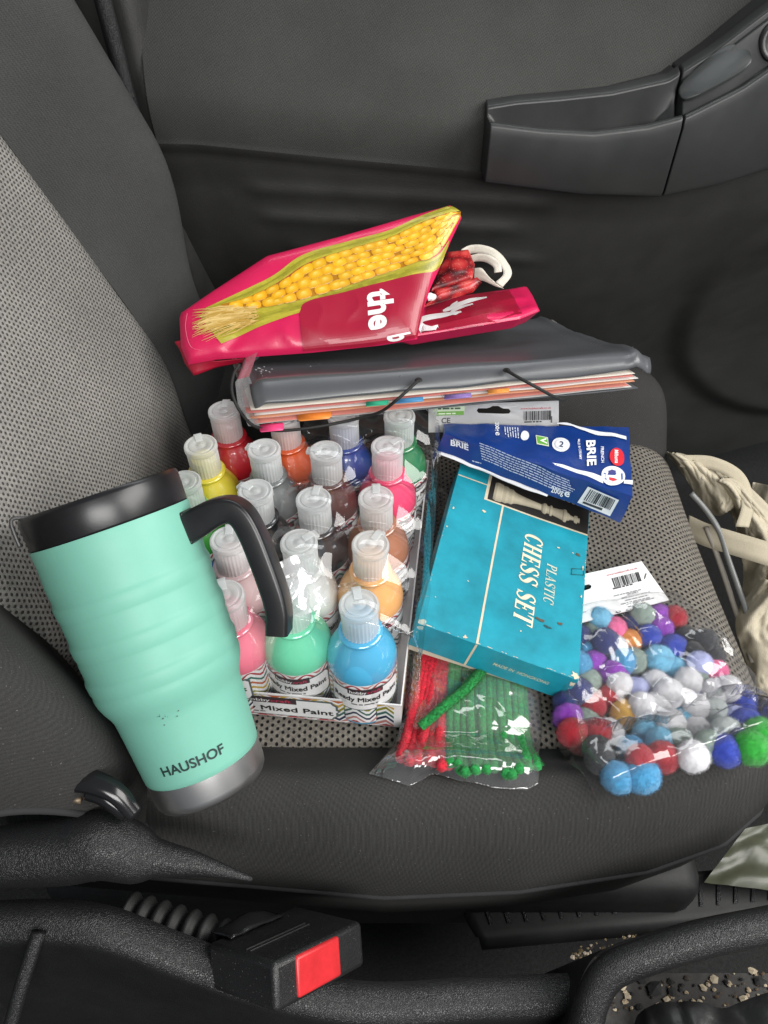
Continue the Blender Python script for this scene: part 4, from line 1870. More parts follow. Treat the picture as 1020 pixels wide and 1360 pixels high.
def bpoly(pts, col, off, f=top_px):
    cx, cy = sum(p[0] for p in pts) / len(pts), sum(p[1] for p in pts) / len(pts)
    bp_.add([f(x, y, off) for x, y in pts] + [f(cx + (x - cx) * .5, cy + (y - cy) * .5, off) for x, y in pts] + [f(cx, cy, off)],
            [(k, (k + 1) % len(pts), len(pts) + (k + 1) % len(pts), len(pts) + k) for k in range(len(pts))] + [(len(pts) + k, len(pts) + (k + 1) % len(pts), 2 * len(pts)) for k in range(len(pts))], col)


def bribbon(A, B, col, off, f=top_px):
    A = resample([V((a, b, 0)) for a, b in A], 28)
    B = resample([V((a, b, 0)) for a, b in B], 28)
    bp_.strip([f(p.x, p.y, off) for p in A], [f(p.x, p.y, off) for p in B], col, n=4)


W_ = (.74, .76, .80, 1)
bribbon([(612, 84), (660, 84), (800, 118), (950, 150)], [(618, 88), (690, 100), (810, 138), (952, 166)], W_, .0004)
bribbon([(572, 272), (650, 285), (760, 318), (836, 340)], [(600, 284), (700, 318), (790, 352), (840, 370)], W_, .0004)
bribbon([(944, 360), (984, 362)], [(942, 378), (982, 382)], W_, .0004)
bpoly(arc(907, 251, 37, 45, rot=-.15), (.62, .02, .035, 1), .0006)
DN, RT = (-.10, 1.), (1., .06)          # reading direction (towards viewer), letter tops to the right
put_text(bp_, 'Milbona', along(top_px, (893, 218), (.02, 1), (1, .05)), 0, 0, h=20, w=66, col=(.85, .85, .85, 1), off=.0010, bold=.015)
put_text(bp_, 'BRIE', along(top_px, (762, 168), (.02, 1), (1, -.05)), 0, 0, h=42, w=124, col=(.84, .85, .88, 1), off=.0008, bold=.03)
put_text(bp_, 'FRENCH', along(top_px, (829, 202), (.02, 1), (1, -.05)), 0, 0, h=14, w=78, col=(.84, .85, .88, 1), off=.0008, bold=.01)
put_text(bp_, 'MILD & CREAMY', along(top_px, (718, 163), (.10, 1), (1, -.05)), 0, 0, h=11, w=100, col=(.80, .82, .86, 1), off=.0008, bold=.01)
bpoly(arc(636, 188, 44, 33, rot=.2), W_, .0006)
bpoly(arc(636, 188, 32, 23, rot=.2), (.60, .66, .74, 1), .0009)
bpoly(arc(636, 188, 29, 20.5, rot=.2), W_, .0011)
put_text(bp_, '2', along(top_px, (624, 198), (1, .25), (.25, -1)), 0, 0, h=24, w=20, col=(.02, .04, .10, 1), off=.0014, bold=.02)
bpoly([(516, 145), (576, 152), (578, 196), (520, 188)], (.66, .72, .55, 1), .0006)
bpoly([(521, 150), (572, 156), (574, 191), (525, 184)], (.13, .40, .06, 1), .0009)
put_text(bp_, 'V', along(top_px, (536, 158), (.1, 1), (1, 0)), 0, 0, h=30, w=28, col=(.85, .88, .8, 1), off=.0013, bold=.03)
bpoly(arc(461, 147, 21, 23), W_, .0006)
tiny_lines(bp_, along(top_px, (430, 108), (.05, 1), (1, .1)), 0, -6, 52, 6, 12, 5, (.6, .66, .8, 1), .0006, 3)
put_text(bp_, '200g', along(top_px, (316, 84), (.18, 1), (1, -.1)), 0, 0, h=18, w=40, col=(.80, .82, .86, 1), off=.0008, bold=.015)
put_text(bp_, 'e', along(top_px, (320, 128), (.18, 1), (1, -.1)), 0, 0, h=26, w=17, col=(.80, .82, .86, 1), off=.0008, bold=.01)
# roundel with a tricolour
bpoly(arc(889, 341, 60, 43, rot=.2), W_, .0007)
bpoly(arc(888, 341, 40, 29, rot=.2), (.55, .60, .68, 1), .0010)
ins = arc(888, 341, 37, 26, 40, rot=.2)
bpoly(ins, (.82, .82, .84, 1), .0012)
bribbon([(868, 320), (905, 330)], [(858, 336), (898, 340)], (.04, .05, .22, 1), .0014)
bpoly([(862, 322), (880, 316), (902, 322), (897, 330), (866, 332)], (.05, .05, .20, 1), .0015)
bpoly([(866, 346), (894, 352), (912, 362), (890, 366), (870, 358)], (.60, .03, .05, 1), .0015)
tiny_lines(bp_, along(top_px, (838, 330), (1, .2), (-.2, -1)), 4, 0, 16, 2, 22, 5, (.05, .1, .3, 1), .0010, 3)
tiny_lines(bp_, along(top_px, (928, 335), (.1, 1), (1, -.1)), -4, 0, 34, 1, 8, 7, (.05, .1, .3, 1), .0010, 5)
# long side face
put_text(bp_, 'BRIE', along(side_px, (106, 180), (1, .28), (.05, -1)), 0, 0, h=27, w=84, col=(.76, .79, .85, 1), off=.0006, bold=.03, f=0) if False else put_text(bp_, 'BRIE', along(side_px, (106, 182), (1, .28), (.05, -1)), 0, 0, h=27, w=84, col=(.76, .79, .85, 1), off=.0006, bold=.03)
put_text(bp_, 'FRENCH', along(side_px, (120, 158), (1, .28), (.05, -1)), 0, 0, h=9, w=66, col=(.76, .79, .85, 1), off=.0006, bold=.01)
tiny_lines(bp_, along(side_px, (246, 172), (1, .42), (-.15, -1)), 0, 0, 455, 7, 12.5, 5.0, (.50, .56, .70, 1), .0006, 6)
tiny_lines(bp_, along(side_px, (208, 255), (1, .32), (0, -1)), 0, 0, 52, 1, 10, 5, (.50, .56, .70, 1), .0006, 7)
put_text(bp_, '200g', along(side_px, (592, 405), (1, .33), (.12, -1)), 0, 0, h=28, w=58, col=(.80, .82, .86, 1), off=.0006, bold=.01)
put_text(bp_, 'e', along(side_px, (656, 428), (1, .33), (.12, -1)), 0, 0, h=34, w=26, col=(.80, .82, .86, 1), off=.0006, bold=.02)
q = [(770, 382), (923, 447), (873, 527), (722, 462)]
bpoly(q, (.66, .68, .70, 1), .0006, side_px)
bm = lambda x, y, off=0.: side_px(*(lambda a, b: (lerp(a[0], b[0], y), lerp(a[1], b[1], y)))((lerp(q[3][0], q[2][0], x), lerp(q[3][1], q[2][1], x)), (lerp(q[0][0], q[1][0], x), lerp(q[0][1], q[1][1], x))), off)
barcode(bp_, bm, .1, .28, .92, .95, off=.0010, n=24, seed=5)
tiny_lines(bp_, bm, .12, .10, .85, 1, .1, .12, (.03, .03, .03, 1), .0010, 5)
bp_.build('printed_design', vcol_mat('wrapper print', .38), brie, smooth_=False)

# ================================================================== FOLDER
FLt, FRt = at_z(331, 503, .160), at_z(864, 466, .158)
FLb, FRb = at_z(338, 538, .150), at_z(866, 490, .149)
BRk = at_y(735, 421, .735)
BLk = FLt + (BRk - FRt) * .95
t = Nd('grey polypropylene')
p_ = t.pos()
f = t.noise(12, 5, .6, p_)
c = t.mix(f, (.058, .061, .066, 1), (.098, .102, .110, 1))
scr = t.ramp(t.noise(70, 6, .75, p_, 1.5), [(.70, 0.), (.76, 1.)])
c = t.mix(t.math('MULTIPLY', scr, .25), c, (.40, .40, .38, 1))
t_rough = t.math('MULTIPLY_ADD', t.noise(20, 4, .6, p_), .22, .20)
M_FOLD = t.done(t.bsdf(c, t_rough, t.noise(700, 2, .5, p_), .06, .0004, Specular_IOR_Level=.6))
folder = thing('document_folder', 'dark grey plastic expanding folder with coloured dividers lying on the paint bottles', 'folder', (FLb + FRb) / 2 - V((0, 0, .02)))


def cover(u, w):
    if w < .14:
        k = w / .14
        a, b = FLb.lerp(FRb, u), FLt.lerp(FRt, u)
        p = a.lerp(b, k) + V((0, -.0045, .002)) * math.sin(PI * k * .8)
        p += V((0, 0, .0022 * nz(u * 7, 1.3, 2) * (1 - k)))
    else:
        k = (w - .14) / .86
        p = FLt.lerp(FRt, u).lerp(BLk.lerp(BRk, u), k)
        p.z += -.004 * math.sin(PI * k) + .0015 * nz(u * 5, k * 4, 6)
    # ends: rolled lip on the right, crushed corner on the left
    e = smooth(.965, 1, u)
    p.z += -.006 * e + .006 * math.exp(-((u - .955) / .012) ** 2) * .5
    p.z += .003 * nz(u * 40, w * 6, 3) * smooth(.93, .97, u)
    p.z -= .005 * smooth(.03, 0, u)
    return p


mb = MB()
mb.grid(cover, 90, 60)
mb.build('cover', M_FOLD, folder, solid=.0008)
mb = MB()
lowz = [FLb + V((-.004, .004, -.0255)), FRb + V((-.006, .004, -.0235)), BRk + V((-.004, 0, -.028)), BLk + V((-.002, 0, -.028))]
mb.grid(lambda u, w: lowz[0].lerp(lowz[1], u).lerp(lowz[3].lerp(lowz[2], u), w) + V((0, 0, .001 * nz(u * 5, w * 5))), 20, 12)
mb.build('back_cover', M_FOLD, folder, solid=.0010)
pages = [((.50, .49, .47, 1), .002), ((.56, .20, .16, 1), .0035), ((.60, .58, .55, 1), .001), ((.55, .24, .14, 1), .004), ((.60, .57, .54, 1), .003), ((.50, .16, .14, 1), .0035), ((.60, .55, .48, 1), .003)]
for i, (c, pr_) in enumerate(pages):
    m = plain('divider sheet', c, .45, var=.06, coat=.2)
    mb = MB()
    k = (i + 1) / (len(pages) + 1)
    A, B = lowz[0].lerp(FLb, k), lowz[1].lerp(FRb, k)
    D, C_ = lowz[3].lerp(BLk, k), lowz[2].lerp(BRk, k)
    fwd = V((.10, -1, 0)) * pr_
    A = A + fwd + V((.004 * math.sin(i * 2.1) - .003, 0, 0))
    B = B + fwd + V((.004 * math.cos(i * 1.7) - .012, 0, 0))

    def pg(u, w, A=A, B=B, C_=C_, D=D, i=i):
        return A.lerp(B, u).lerp(D.lerp(C_, u), w) + V((0, 0, .0012 * nz(u * 6 + i * 3, w * 3, i) * (1 - w)))
    mb.grid(pg, 40, 10)
    mb.build('divider_page', m, folder, solid=.0005)
TABS = [((395, 440), 546, 12, (.80, .25, .04, 1), .131), ((486, 516), 536, 3, (.03, .36, .20, 1), .146), ((524, 562), 532, 3, (.06, .22, .42, 1), .146), ((590, 626), 527, 2.5, (.22, .14, .38, 1), .146), ((648, 676), 520, 2.5, (.80, .30, .06, 1), .146), ((345, 377), 566, 7, (.75, .06, .20, 1), .128)]
for (xa, xe), yy, hgt, c, z in TABS:
    mb = MB()
    pts = rrect(xa, yy - 3, xe, yy + hgt, hgt * .4)
    sl = -.085
    mb.poly([(x, y + sl * (x - (xa + xe) / 2)) for x, y in pts], lambda X, Y, off=0.: at_z(X, Y, z), None)
    mb.build('index_tab', plain('tab', c, .4, var=.05), folder, solid=.0006)
# cloudy end of the plastic pockets on the left
mb = MB()
L0 = [at_z(331, 500, .158), at_z(312, 505, .150), at_z(316, 540, .138), at_z(330, 566, .128)]
L1 = [p + V((.003, .10, -.012)) for p in L0]
L0b = [at_z(345, 535, .150), at_z(338, 545, .144), at_z(342, 556, .136), at_z(345, 566, .128)]
mb.strip(resample(L0, 14), resample(L0b, 14), n=8)
mb.strip(resample(L0, 14), resample(L1, 14), n=8)
mb.build('pocket_end', film('cloudy pocket plastic', .15, .30, 45, .4, gain=1.2), folder)
M_EL = plain('elastic', (.010, .010, .010, 1), .7, var=.2)


def elastic(pts):
    mb = MB()
    mb.tube(catmull(pts, 10), .0014, 8)
    mb.build('elastic_band', M_EL, folder)
    mb = MB()
    mb.lathe([(0, .0012), (.003, .001), (.0042, 0)], 14, lambda p: pts[0] + p)


elastic([at_z(556, 505, .162), at_z(545, 515, .162), at_z(527, 531, .156), at_z(505, 547, .140), at_z(470, 557, .128), at_z(420, 567, .1265), at_z(370, 572, .1265), at_z(338, 566, .129), at_z(318, 545, .14), at_z(308, 520, .152), at_z(310, 498, .160), at_z(318, 484, .163)])
elastic([at_z(673, 492, .162), at_z(688, 501, .162), at_z(712, 514, .158), at_z(738, 528, .142), at_z(750, 531, .128)])
for (px, py) in ((556, 505), (673, 492)):
    e = at_z(px, py, .1605)
    mb = MB()
    mb.lathe([(0, .0010), (.0026, .0010), (.0034, .0)], 14, lambda p, e=e: e + p)
    mb.build('eyelet', M_EL, folder)
M_SCUFF = plain('whitened scuff', (.45, .46, .45, 1), .6, var=.1)
rnd = random.Random(5)
cN = V((0, .2, 1)).normalized()
for (px, py, n, s) in ((352, 492, 16, .0026), (418, 487, 4, .0015), (345, 500, 6, .001), (840, 462, 5, .0012), (850, 475, 4, .001)):
    mb = MB()
    for k in range(n):
        x, y = px + rnd.gauss(0, 7), py + rnd.gauss(0, 2)
        r = s / .7 * 989 * rnd.uniform(.15, .6)
        pts2 = [(x + r * rnd.uniform(.4, 1.3) * math.cos(a), y + r * .4 * rnd.uniform(.4, 1.2) * math.sin(a)) for a in (0, .9, 1.8, 2.7, 3.6, 4.5, 5.4)]
        mb.poly(pts2, lambda X, Y, off=0.: at_plane(X, Y, FLt, face_normal(FLt, FRt, BRk)) + V((0, 0, .0010)), None)
    mb.build('scuff_mark', M_SCUFF, folder, smooth_=False)

# ================================================================== SHOPPING BAG
zc = lambda x, y: (220 + x * .5098, 260 + y * .5098)      # close-up pixels


class Pillow:
    """a folded panel of the bag: outline on a plane, swollen and wrinkled"""
    def __init__(s, p0, n, left, right, bulge, thick, seed, wr=.0012, edge=.02):
        s.p0, s.n = p0, n
        ex = (V((1, 0, 0)) - n * n.x).normalized()
        s.ex, s.ey = ex, n.cross(ex)
        s.L = resample([s.to2(*p) for p in left], 60)
        s.R = resample([s.to2(*p) for p in right], 60)
        s.b, s.t, s.seed, s.wr, s.edge = bulge, thick, seed, wr, edge
        s.poly = s.L + s.R[::-1]

    def to2(s, px, py):
        q = at_plane(px, py, s.p0, s.n) - s.p0
        return V((q.dot(s.ex), q.dot(s.ey), 0))

    def dist(s, p):
        d = 9.
        P = s.poly
        for a, b in zip(P, P[1:] + P[:1]):
            ab = b - a
            L2 = ab.length_squared
            k = clamp((p - a).dot(ab) / L2) if L2 > 1e-12 else 0
            d = min(d, (p - a - ab * k).length)
        return d

    def hgt(s, p):
        d = s.dist(p)
        k = clamp(d / s.edge)
        h = s.b * math.sqrt(max(0, 1 - (1 - k) ** 2))
        h += k * s.wr * (nz(p.x * 26, p.y * 26, s.seed) + .7 * noise.ridged_multi_fractal(V((p.x * 14, p.y * 20, s.seed)), 1., 2., 2, 1., 2.) - .7)
        for (a, b, dpt) in getattr(s, 'creases', ()):
            ab = b - a
            q = clamp((p - a).dot(ab) / ab.length_squared)
            e = (p - a - ab * q).length
            h += k * dpt * (math.exp(-e / .0035) - .5 * math.exp(-((e - .008) / .006) ** 2)) * math.sin(PI * clamp(q, .04, .96))
        return h

    def pt(s, p, off=0.):
        return s.p0 + s.ex * p.x + s.ey * p.y + s.n * (s.hgt(p) + off)

    def px(s, x, y, off=0.):
        return s.pt(s.to2(x, y), off)

    def build(s, name, m, parent, nu=70, colf=None):
        mb = MB()
        f = lambda u, w: s.L[min(59, int(round(w * 59)))].lerp(s.R[min(59, int(round(w * 59)))], u)
        mb.grid(lambda u, w: s.pt(f(u, w)), nu, 60)
        mb.grid(lambda u, w: s.pt(f(u, w), 0) - s.n * (2 * s.hgt(f(u, w)) * .5 + s.t * clamp(s.dist(f(u, w)) / .012)), nu, 60, flip=True)
        return mb.build(name, m, parent, sharp=80)


M_PINK = plain('pink woven plastic', (.60, .012, .085, 1), .33, var=.10, vscale=14, bscale=420, bstr=.12, coat=.2)
M_PINKD = plain('crimson woven plastic', (.34, .006, .028, 1), .33, var=.10, vscale=14, bscale=420, bstr=.12, coat=.2)
M_PRBAG = vcol_mat('bag print', .36, coat=.2, bscale=420, bstr=.10)
M_STRAP = plain('cream webbing', (.62, .58, .50, 1), .85, var=.1, vscale=200, bscale=900, bstr=.4)
pA1, pA2, pA3 = at_y(271, 479, .575), at_y(557, 449, .590), at_y(480, 300, .672)
nA = face_normal(pA1, pA2, pA3)
bag = thing('shopping_bag', 'folded pink reusable shopping bag printed with a corn cob, lying on the grey folder', 'shopping bag', (pA1 + pA2) / 2)
PA = Pillow(pA1, nA,
            [zc(*p) for p in ((95, 425), (45, 415), (38, 310), (120, 250), (262, 160))],
            [zc(*p) for p in ((130, 428), (380, 410), (660, 372), (668, 300), (700, 205), (770, 62), (742, 24), (600, 60), (450, 108), (300, 152), (264, 158))], .008, .012, 3, wr=.0026, edge=.022)
# rebuild as near edge -> far edge chains for a clean grid
PA.L = resample([PA.to2(*zc(*p)) for p in ((60, 440), (40, 395), (36, 320), (40, 305), (120, 250), (262, 158), (320, 143))], 60)
PA.R = resample([PA.to2(*zc(*p)) for p in ((655, 374), (668, 310), (690, 240), (712, 192), (742, 120), (772, 55), (742, 25))], 60)
bot = resample([PA.to2(*zc(*p)) for p in ((60, 440), (130, 427), (380, 409), (560, 390), (655, 374))], 61)
topc = resample([PA.to2(*zc(*p)) for p in ((320, 143), (450, 108), (520, 88), (640, 52), (742, 25))], 61)
PA.creases = [(PA.to2(*zc(*a)), PA.to2(*zc(*b)), d) for a, b, d in (((140, 428), (205, 372), -.0026), ((350, 412), (305, 352), .0022), ((180, 425), (120, 400), .0015))]
PA.poly = PA.L + topc[1:-1] + PA.R[::-1] + bot[::-1][1:-1]


def coonsA(u, w):
    iu, iw = int(round(u * 60)), int(round(w * 59))
    B, T = bot[iu], topc[iu]
    L, R = PA.L[iw], PA.R[iw]
    return B * (1 - w) + T * w + L * (1 - u) + R * u - (bot[0] * (1 - u) * (1 - w) + bot[60] * u * (1 - w) + topc[0] * (1 - u) * w + topc[60] * u * w)


mb = MB()
mb.grid(lambda u, w: PA.pt(coonsA(u, w)), 61, 60)
mb.grid(lambda u, w: PA.pt(coonsA(u, w)) - nA * (PA.hgt(coonsA(u, w)) + .022 * clamp(PA.dist(coonsA(u, w)) / .02)), 61, 60, flip=True)
panelA = mb.build('corn_panel', M_PINK, bag, sharp=80)
pm = MB()


def aribbon(A, B, colf, off, n=40, m=6, z=zc):
    A = resample(catmull([V((a, b, 0)) for a, b in A], 6), n)
    B = resample(catmull([V((a, b, 0)) for a, b in B], 6), n)
    for i in range(n - 1):
        for j in range(m):
            q = []
            for (aa, bb, k) in ((A[i], B[i], j / m), (A[i + 1], B[i + 1], j / m), (A[i + 1], B[i + 1], (j + 1) / m), (A[i], B[i], (j + 1) / m)):
                p = aa.lerp(bb, k)
                q.append(PA.px(*z(p.x, p.y), off))
            pm.add(q, [(0, 1, 2, 3)], colf(i / (n - 1), (j + .5) / m))


DARKRED = (.33, .006, .030, 1)
aribbon([(352, 312), (370, 285), (470, 258), (600, 225), (692, 205)], [(360, 408), (400, 405), (480, 398), (560, 389), (655, 372)], lambda u, w: DARKRED, .0009, 60, 24)
# husks and cob
rnd = random.Random(21)


def green(u, w):
    g = .5 + .5 * math.sin(w * 9 + 2 * nz(u * 14, w * 4, 2)) * .6 + .25 * nz(u * 60, w * 12, 8)
    g = clamp(g)
    return (lerp(.20, .47, g), lerp(.19, .41, g), lerp(.010, .04, g), 1)


up_h = [(110, 300), (180, 268), (285, 215), (360, 162), (470, 128), (580, 100), (660, 62), (745, 28)]
up_l = [(112, 306), (200, 282), (300, 232), (370, 186), (470, 152), (580, 120), (665, 80), (766, 44)]
aribbon(up_h, up_l, green, .0008, 50, 5)
lo_h = [(92, 318), (150, 318), (260, 298), (400, 258), (520, 218), (620, 190), (700, 168), (738, 120)]
lo_l = [(150, 392), (220, 362), (300, 330), (420, 292), (540, 256), (640, 222), (706, 196), (735, 135)]
aribbon(lo_h, lo_l, green, .0008, 60, 8)
cob_u = [(150, 292), (210, 276), (305, 232), (372, 188), (470, 152), (580, 121), (665, 82), (768, 46)]
cob_l = [(150, 305), (230, 304), (340, 284), (430, 258), (540, 222), (640, 188), (706, 160), (768, 58)]
aribbon(cob_u, cob_l, lambda u, w: (.38, .16, .004, 1), .0012, 50, 8)
cu = resample(catmull([V((a, b, 0)) for a, b in cob_u], 8), 200)
cl_ = resample(catmull([V((a, b, 0)) for a, b in cob_l], 8), 200)


def cobpt(u, w):
    i = clamp(u) * 199
    k = min(198, int(i))
    return cu[k].lerp(cu[k + 1], i - k).lerp(cl_[k].lerp(cl_[k + 1], i - k), w)


ncol = 24
ur = 0.0
i = 0
us = []
u = .03
while u < .975:
    width = table(u, [(0, 10), (.2, 50), (.5, 95), (.8, 105), (1., 60)])
    du = .047 + .008 * rnd.random()
    us.append((u, du))
    u += du
for ci, (u, du) in enumerate(us):
    n = int(round(table(u, [(0, 1), (.10, 2), (.25, 3), (.45, 5), (.9, 6), (1, 3)])))
    for j in range(n):
        w0 = (j + (.0 if ci % 2 else .0)) / n
        wc = (j + .5) / n
        sh = (.42 if j % 2 else 0) * du
        cxu = u + du / 2 + sh + .12 * du * rnd.uniform(-1, 1)
        if cxu > .985:
            continue
        cr = []
        for k in range(12):
            a = 2 * PI * k / 12
            ca, sa = math.cos(a), math.sin(a)
            ex = .66
            X = math.copysign(abs(ca) ** ex, ca) * du * .60
            Y = math.copysign(abs(sa) ** ex, sa) * .575 / n
            cr.append(cobpt(clamp(cxu + X, 0, .998), clamp(wc + Y, -.02, 1.02)))
        cen = cobpt(cxu, wc)
        hi = cen + V((-3, -4, 0))
        kk = rnd.uniform(.85, 1.1)
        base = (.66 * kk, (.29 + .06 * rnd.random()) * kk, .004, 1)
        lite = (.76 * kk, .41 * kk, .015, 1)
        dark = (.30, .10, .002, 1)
        vs, cs = [], []
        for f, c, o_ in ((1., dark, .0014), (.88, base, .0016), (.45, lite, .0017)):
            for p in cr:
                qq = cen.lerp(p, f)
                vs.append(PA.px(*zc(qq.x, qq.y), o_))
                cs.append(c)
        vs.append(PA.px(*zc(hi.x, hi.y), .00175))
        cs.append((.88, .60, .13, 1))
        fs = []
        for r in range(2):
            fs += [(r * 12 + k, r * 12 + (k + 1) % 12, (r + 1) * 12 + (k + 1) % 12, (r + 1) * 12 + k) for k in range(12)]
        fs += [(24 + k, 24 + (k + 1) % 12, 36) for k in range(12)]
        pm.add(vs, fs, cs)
# silk at the tip
for k in range(150):
    a = rnd.uniform(-.75, .5)
    x0, y0 = 190 + rnd.uniform(-45, 60), 305 + rnd.uniform(-8, 40)
    L = rnd.uniform(45, 105)
    x1, y1 = max(76, x0 - L * math.cos(a * .6)), y0 + L * (.35 + .65 * max(-.4, a)) * .75
    if y1 > 392:
        y1 = 392 - rnd.random() * 10
    if y1 < 296:
        y1 = 297 + rnd.random() * 12
    g = rnd.random()
    c = (lerp(.42, .72, g), lerp(.24, .52, g), lerp(.03, .20, g), 1)
    w = rnd.uniform(1.0, 2.2)
    o_ = .0024 + .0006 * rnd.random()
    mx, my = (x0 + x1) / 2, (y0 + y1) / 2 + rnd.uniform(-4, 4)
    A_ = [PA.px(*zc(x0, y0 - w), o_), PA.px(*zc(mx, my - w), o_), PA.px(*zc(x1, y1), o_)]
    B_ = [PA.px(*zc(x0, y0 + w), o_), PA.px(*zc(mx, my + w), o_), PA.px(*zc(x1, y1 + .5), o_)]
    pm.strip(A_, B_, c)
zm = lambda o, ux, uy: (lambda x, y, off=0.: PA.px(*zc(o[0] + ux[0] * x + uy[0] * y, o[1] + ux[1] * x + uy[1] * y), off))
put_text(pm, 'the', zm((528, 256), (.05, 1), (.98, -.12)), 0, 0, h=64, w=102, col=WHITE, off=.0012, bold=.035)
put_text(pm, 'b', zm((578, 372), (.25, .5), (.98, -.2)), 0, 0, h=58, w=26, col=WHITE, off=.0012, bold=.035)
# stitched seam line near the left end
sl_ = [V((60, 312, 0)), V((56, 352, 0)), V((70, 398, 0)), V((100, 410, 0))]
for a, b in zip(catmull(sl_, 8), catmull(sl_, 8)[1:]):
    pm.add([PA.px(*zc(a.x, a.y), .0006), PA.px(*zc(a.x + 1.6, a.y), .0006), PA.px(*zc(b.x + 1.6, b.y), .0006), PA.px(*zc(b.x, b.y), .0006)], [(0, 1, 2, 3)], (.75, .20, .28, 1))
pm.build('corn_print', M_PRBAG, panelA, smooth_=False)

# lower right lobe
pB1, pB2, pB3 = at_y(557, 449, .592), at_y(715, 416, .640), at_y(640, 392, .690)
nB = face_normal(pB1, pB2, pB3)
PB = Pillow(pB1, nB,
            [(520, 452), (535, 430), (556, 412), (590, 400)],
            [(690, 424), (717, 413), (709, 396), (701, 384)], .006, .014, 9, wr=.0022, edge=.012)
panelB = PB.build('lower_fold', M_PINK, bag)
PA_, pmA = PA, pm
pm = MB()


def bq(A, B, col, off, n=24, m=6):
    A = resample(catmull([V((a, b, 0)) for a, b in A], 5), n)
    B = resample(catmull([V((a, b, 0)) for a, b in B], 5), n)
    pm.strip([PB.px(p.x, p.y, off) for p in A], [PB.px(p.x, p.y, off) for p in B], col)


def bq2(A, B, col, off, m=6):
    for j in range(m):
        f = lambda k: [(lerp(a[0], b[0], k), lerp(a[1], b[1], k)) for a, b in zip(A, B)]
        bq(f(j / m), f((j + 1) / m), col, off)


bq2([(568, 413), (600, 403), (640, 395), (672, 389)], [(560, 446), (600, 440), (650, 431), (693, 421)], DARKRED, .0006)


def brush(pts, ws, off=.0012, col=WHITE):
    c = catmull([V((*zc(a, b), 0)) for a, b in pts], 6)
    n = len(c)
    A_, B_ = [], []
    for i, p in enumerate(c):
        t_ = (c[min(n - 1, i + 1)] - c[max(0, i - 1)]).normalized()
        q = V((-t_.y, t_.x, 0)) * (table(i / (n - 1) * (len(ws) - 1), list(enumerate(ws))) * .5098 / 2)
        A_.append(PB.px(p.x + q.x, p.y + q.y, off))
        B_.append(PB.px(p.x - q.x, p.y - q.y, off))
    pm.strip(A_, B_, col)


brush([(770, 318), (730, 322), (690, 330), (664, 344), (668, 358), (690, 360), (710, 352)], [4, 11, 13, 15, 15, 12, 5])
brush([(836, 281), (800, 286), (765, 297), (735, 309), (722, 313)], [4, 9, 11, 10, 4])
brush([(800, 297), (770, 305), (745, 316), (755, 322), (768, 316)], [4, 7, 8, 6, 3])
brush([(760, 290), (745, 300), (738, 312)], [3, 6, 3])
tiny_lines(pm, lambda x, y, off=0.: PB.px(*zc(x, y), off), 752, 358, 835, 1, 4, 3, (.60, .25, .3, 1), .0010, 3)
pm.build('white_script', M_PRBAG, panelB, smooth_=False)

# berry printed folds between
t = Nd('berry print')
v_ = t.n('ShaderNodeTexVoronoi', feature='F1')
v_.inputs['Scale'].default_value = 62
p_ = t.pos()
t.l(p_, v_.inputs['Vector'])
c = t.ramp(v_.outputs['Distance'], [(.10, (.62, .07, .06, 1)), (.42, (.42, .012, .016, 1)), (.62, (.16, .004, .008, 1)), (.75, (.05, .002, .004, 1))])
sp = t.n('ShaderNodeTexVoronoi', feature='F1')
sp.inputs['Scale'].default_value = 420
t.l(p_, sp.inputs['Vector'])
c = t.mix(t.math('MULTIPLY', t.ramp(sp.outputs['Distance'], [(.18, 1.), (.28, 0.)]), .35), c, (.75, .35, .25, 1))
M_BERRY = t.done(t.bsdf(c, .35, Coat_Weight=.2))
pC1, pC2, pC3 = at_y(580, 392, .640), at_y(632, 372, .655), at_y(610, 338, .695)
nC = face_normal(pC1, pC2, pC3)
PCl = Pillow(pC1, nC, [zc(*p) for p in ((690, 250), (705, 205), (735, 150))], [zc(*p) for p in ((800, 215), (806, 180), (790, 143))], .006, .02, 4, edge=.014)
PCl.build('berry_fold', M_BERRY, bag, 40)
PC2 = Pillow(pC1, face_normal(pC1, pC2, at_y(610, 350, .665)), [zc(*p) for p in ((668, 292), (690, 268), (700, 246))], [zc(*p) for p in ((800, 252), (824, 226), (812, 212))], .005, .012, 6, edge=.008)
PC2.build('berry_fold', M_BERRY, bag, 40)
mb = MB()
c0 = PC2.px(*zc(692, 268), .002)
u_, w_ = (PC2.px(*zc(705, 255), .002) - c0), (PC2.px(*zc(700, 277), .002) - c0)
mb.poly(arc(0, 0, .75, .75, 20), lambda X, Y, off=0.: PC2.px(*zc(690 + X * 16, 268 + Y * 14), .0025), None)
mb.poly(arc(0, 0, .35, .35, 16), lambda X, Y, off=0.: PC2.px(*zc(686 + X * 16, 274 + Y * 14), .0032), None, 0)
mb.build('white_dot', plain('white print', (.75, .7, .7, 1), .4, var=.05), bag, smooth_=False)
# red underside showing at the lower left
mb = MB()
fl = [zc(*p) for p in ((20, 378), (36, 372), (60, 410), (130, 428), (215, 420))]
fl2 = [zc(*p) for p in ((28, 392), (42, 430), (66, 462), (125, 440), (212, 424))]
A_ = resample([at_plane(a, b, pA1, nA) - nA * .004 for a, b in fl], 24)
B_ = resample([at_plane(a, b, pA1, nA) - nA * .010 for a, b in fl2], 24)
mb.strip(A_, B_, n=6)
mb.build('red_gusset', M_PINKD, bag, solid=.0008)
# webbing handles
mb = MB()


def ribbon(mb, pts, width, wdirs, n=10):
    c = catmull(pts, n)
    d = catmull(wdirs, n)
    mb.strip([p - q.normalized() * width / 2 for p, q in zip(c, d)], [p + q.normalized() * width / 2 for p, q in zip(c, d)], n=4)


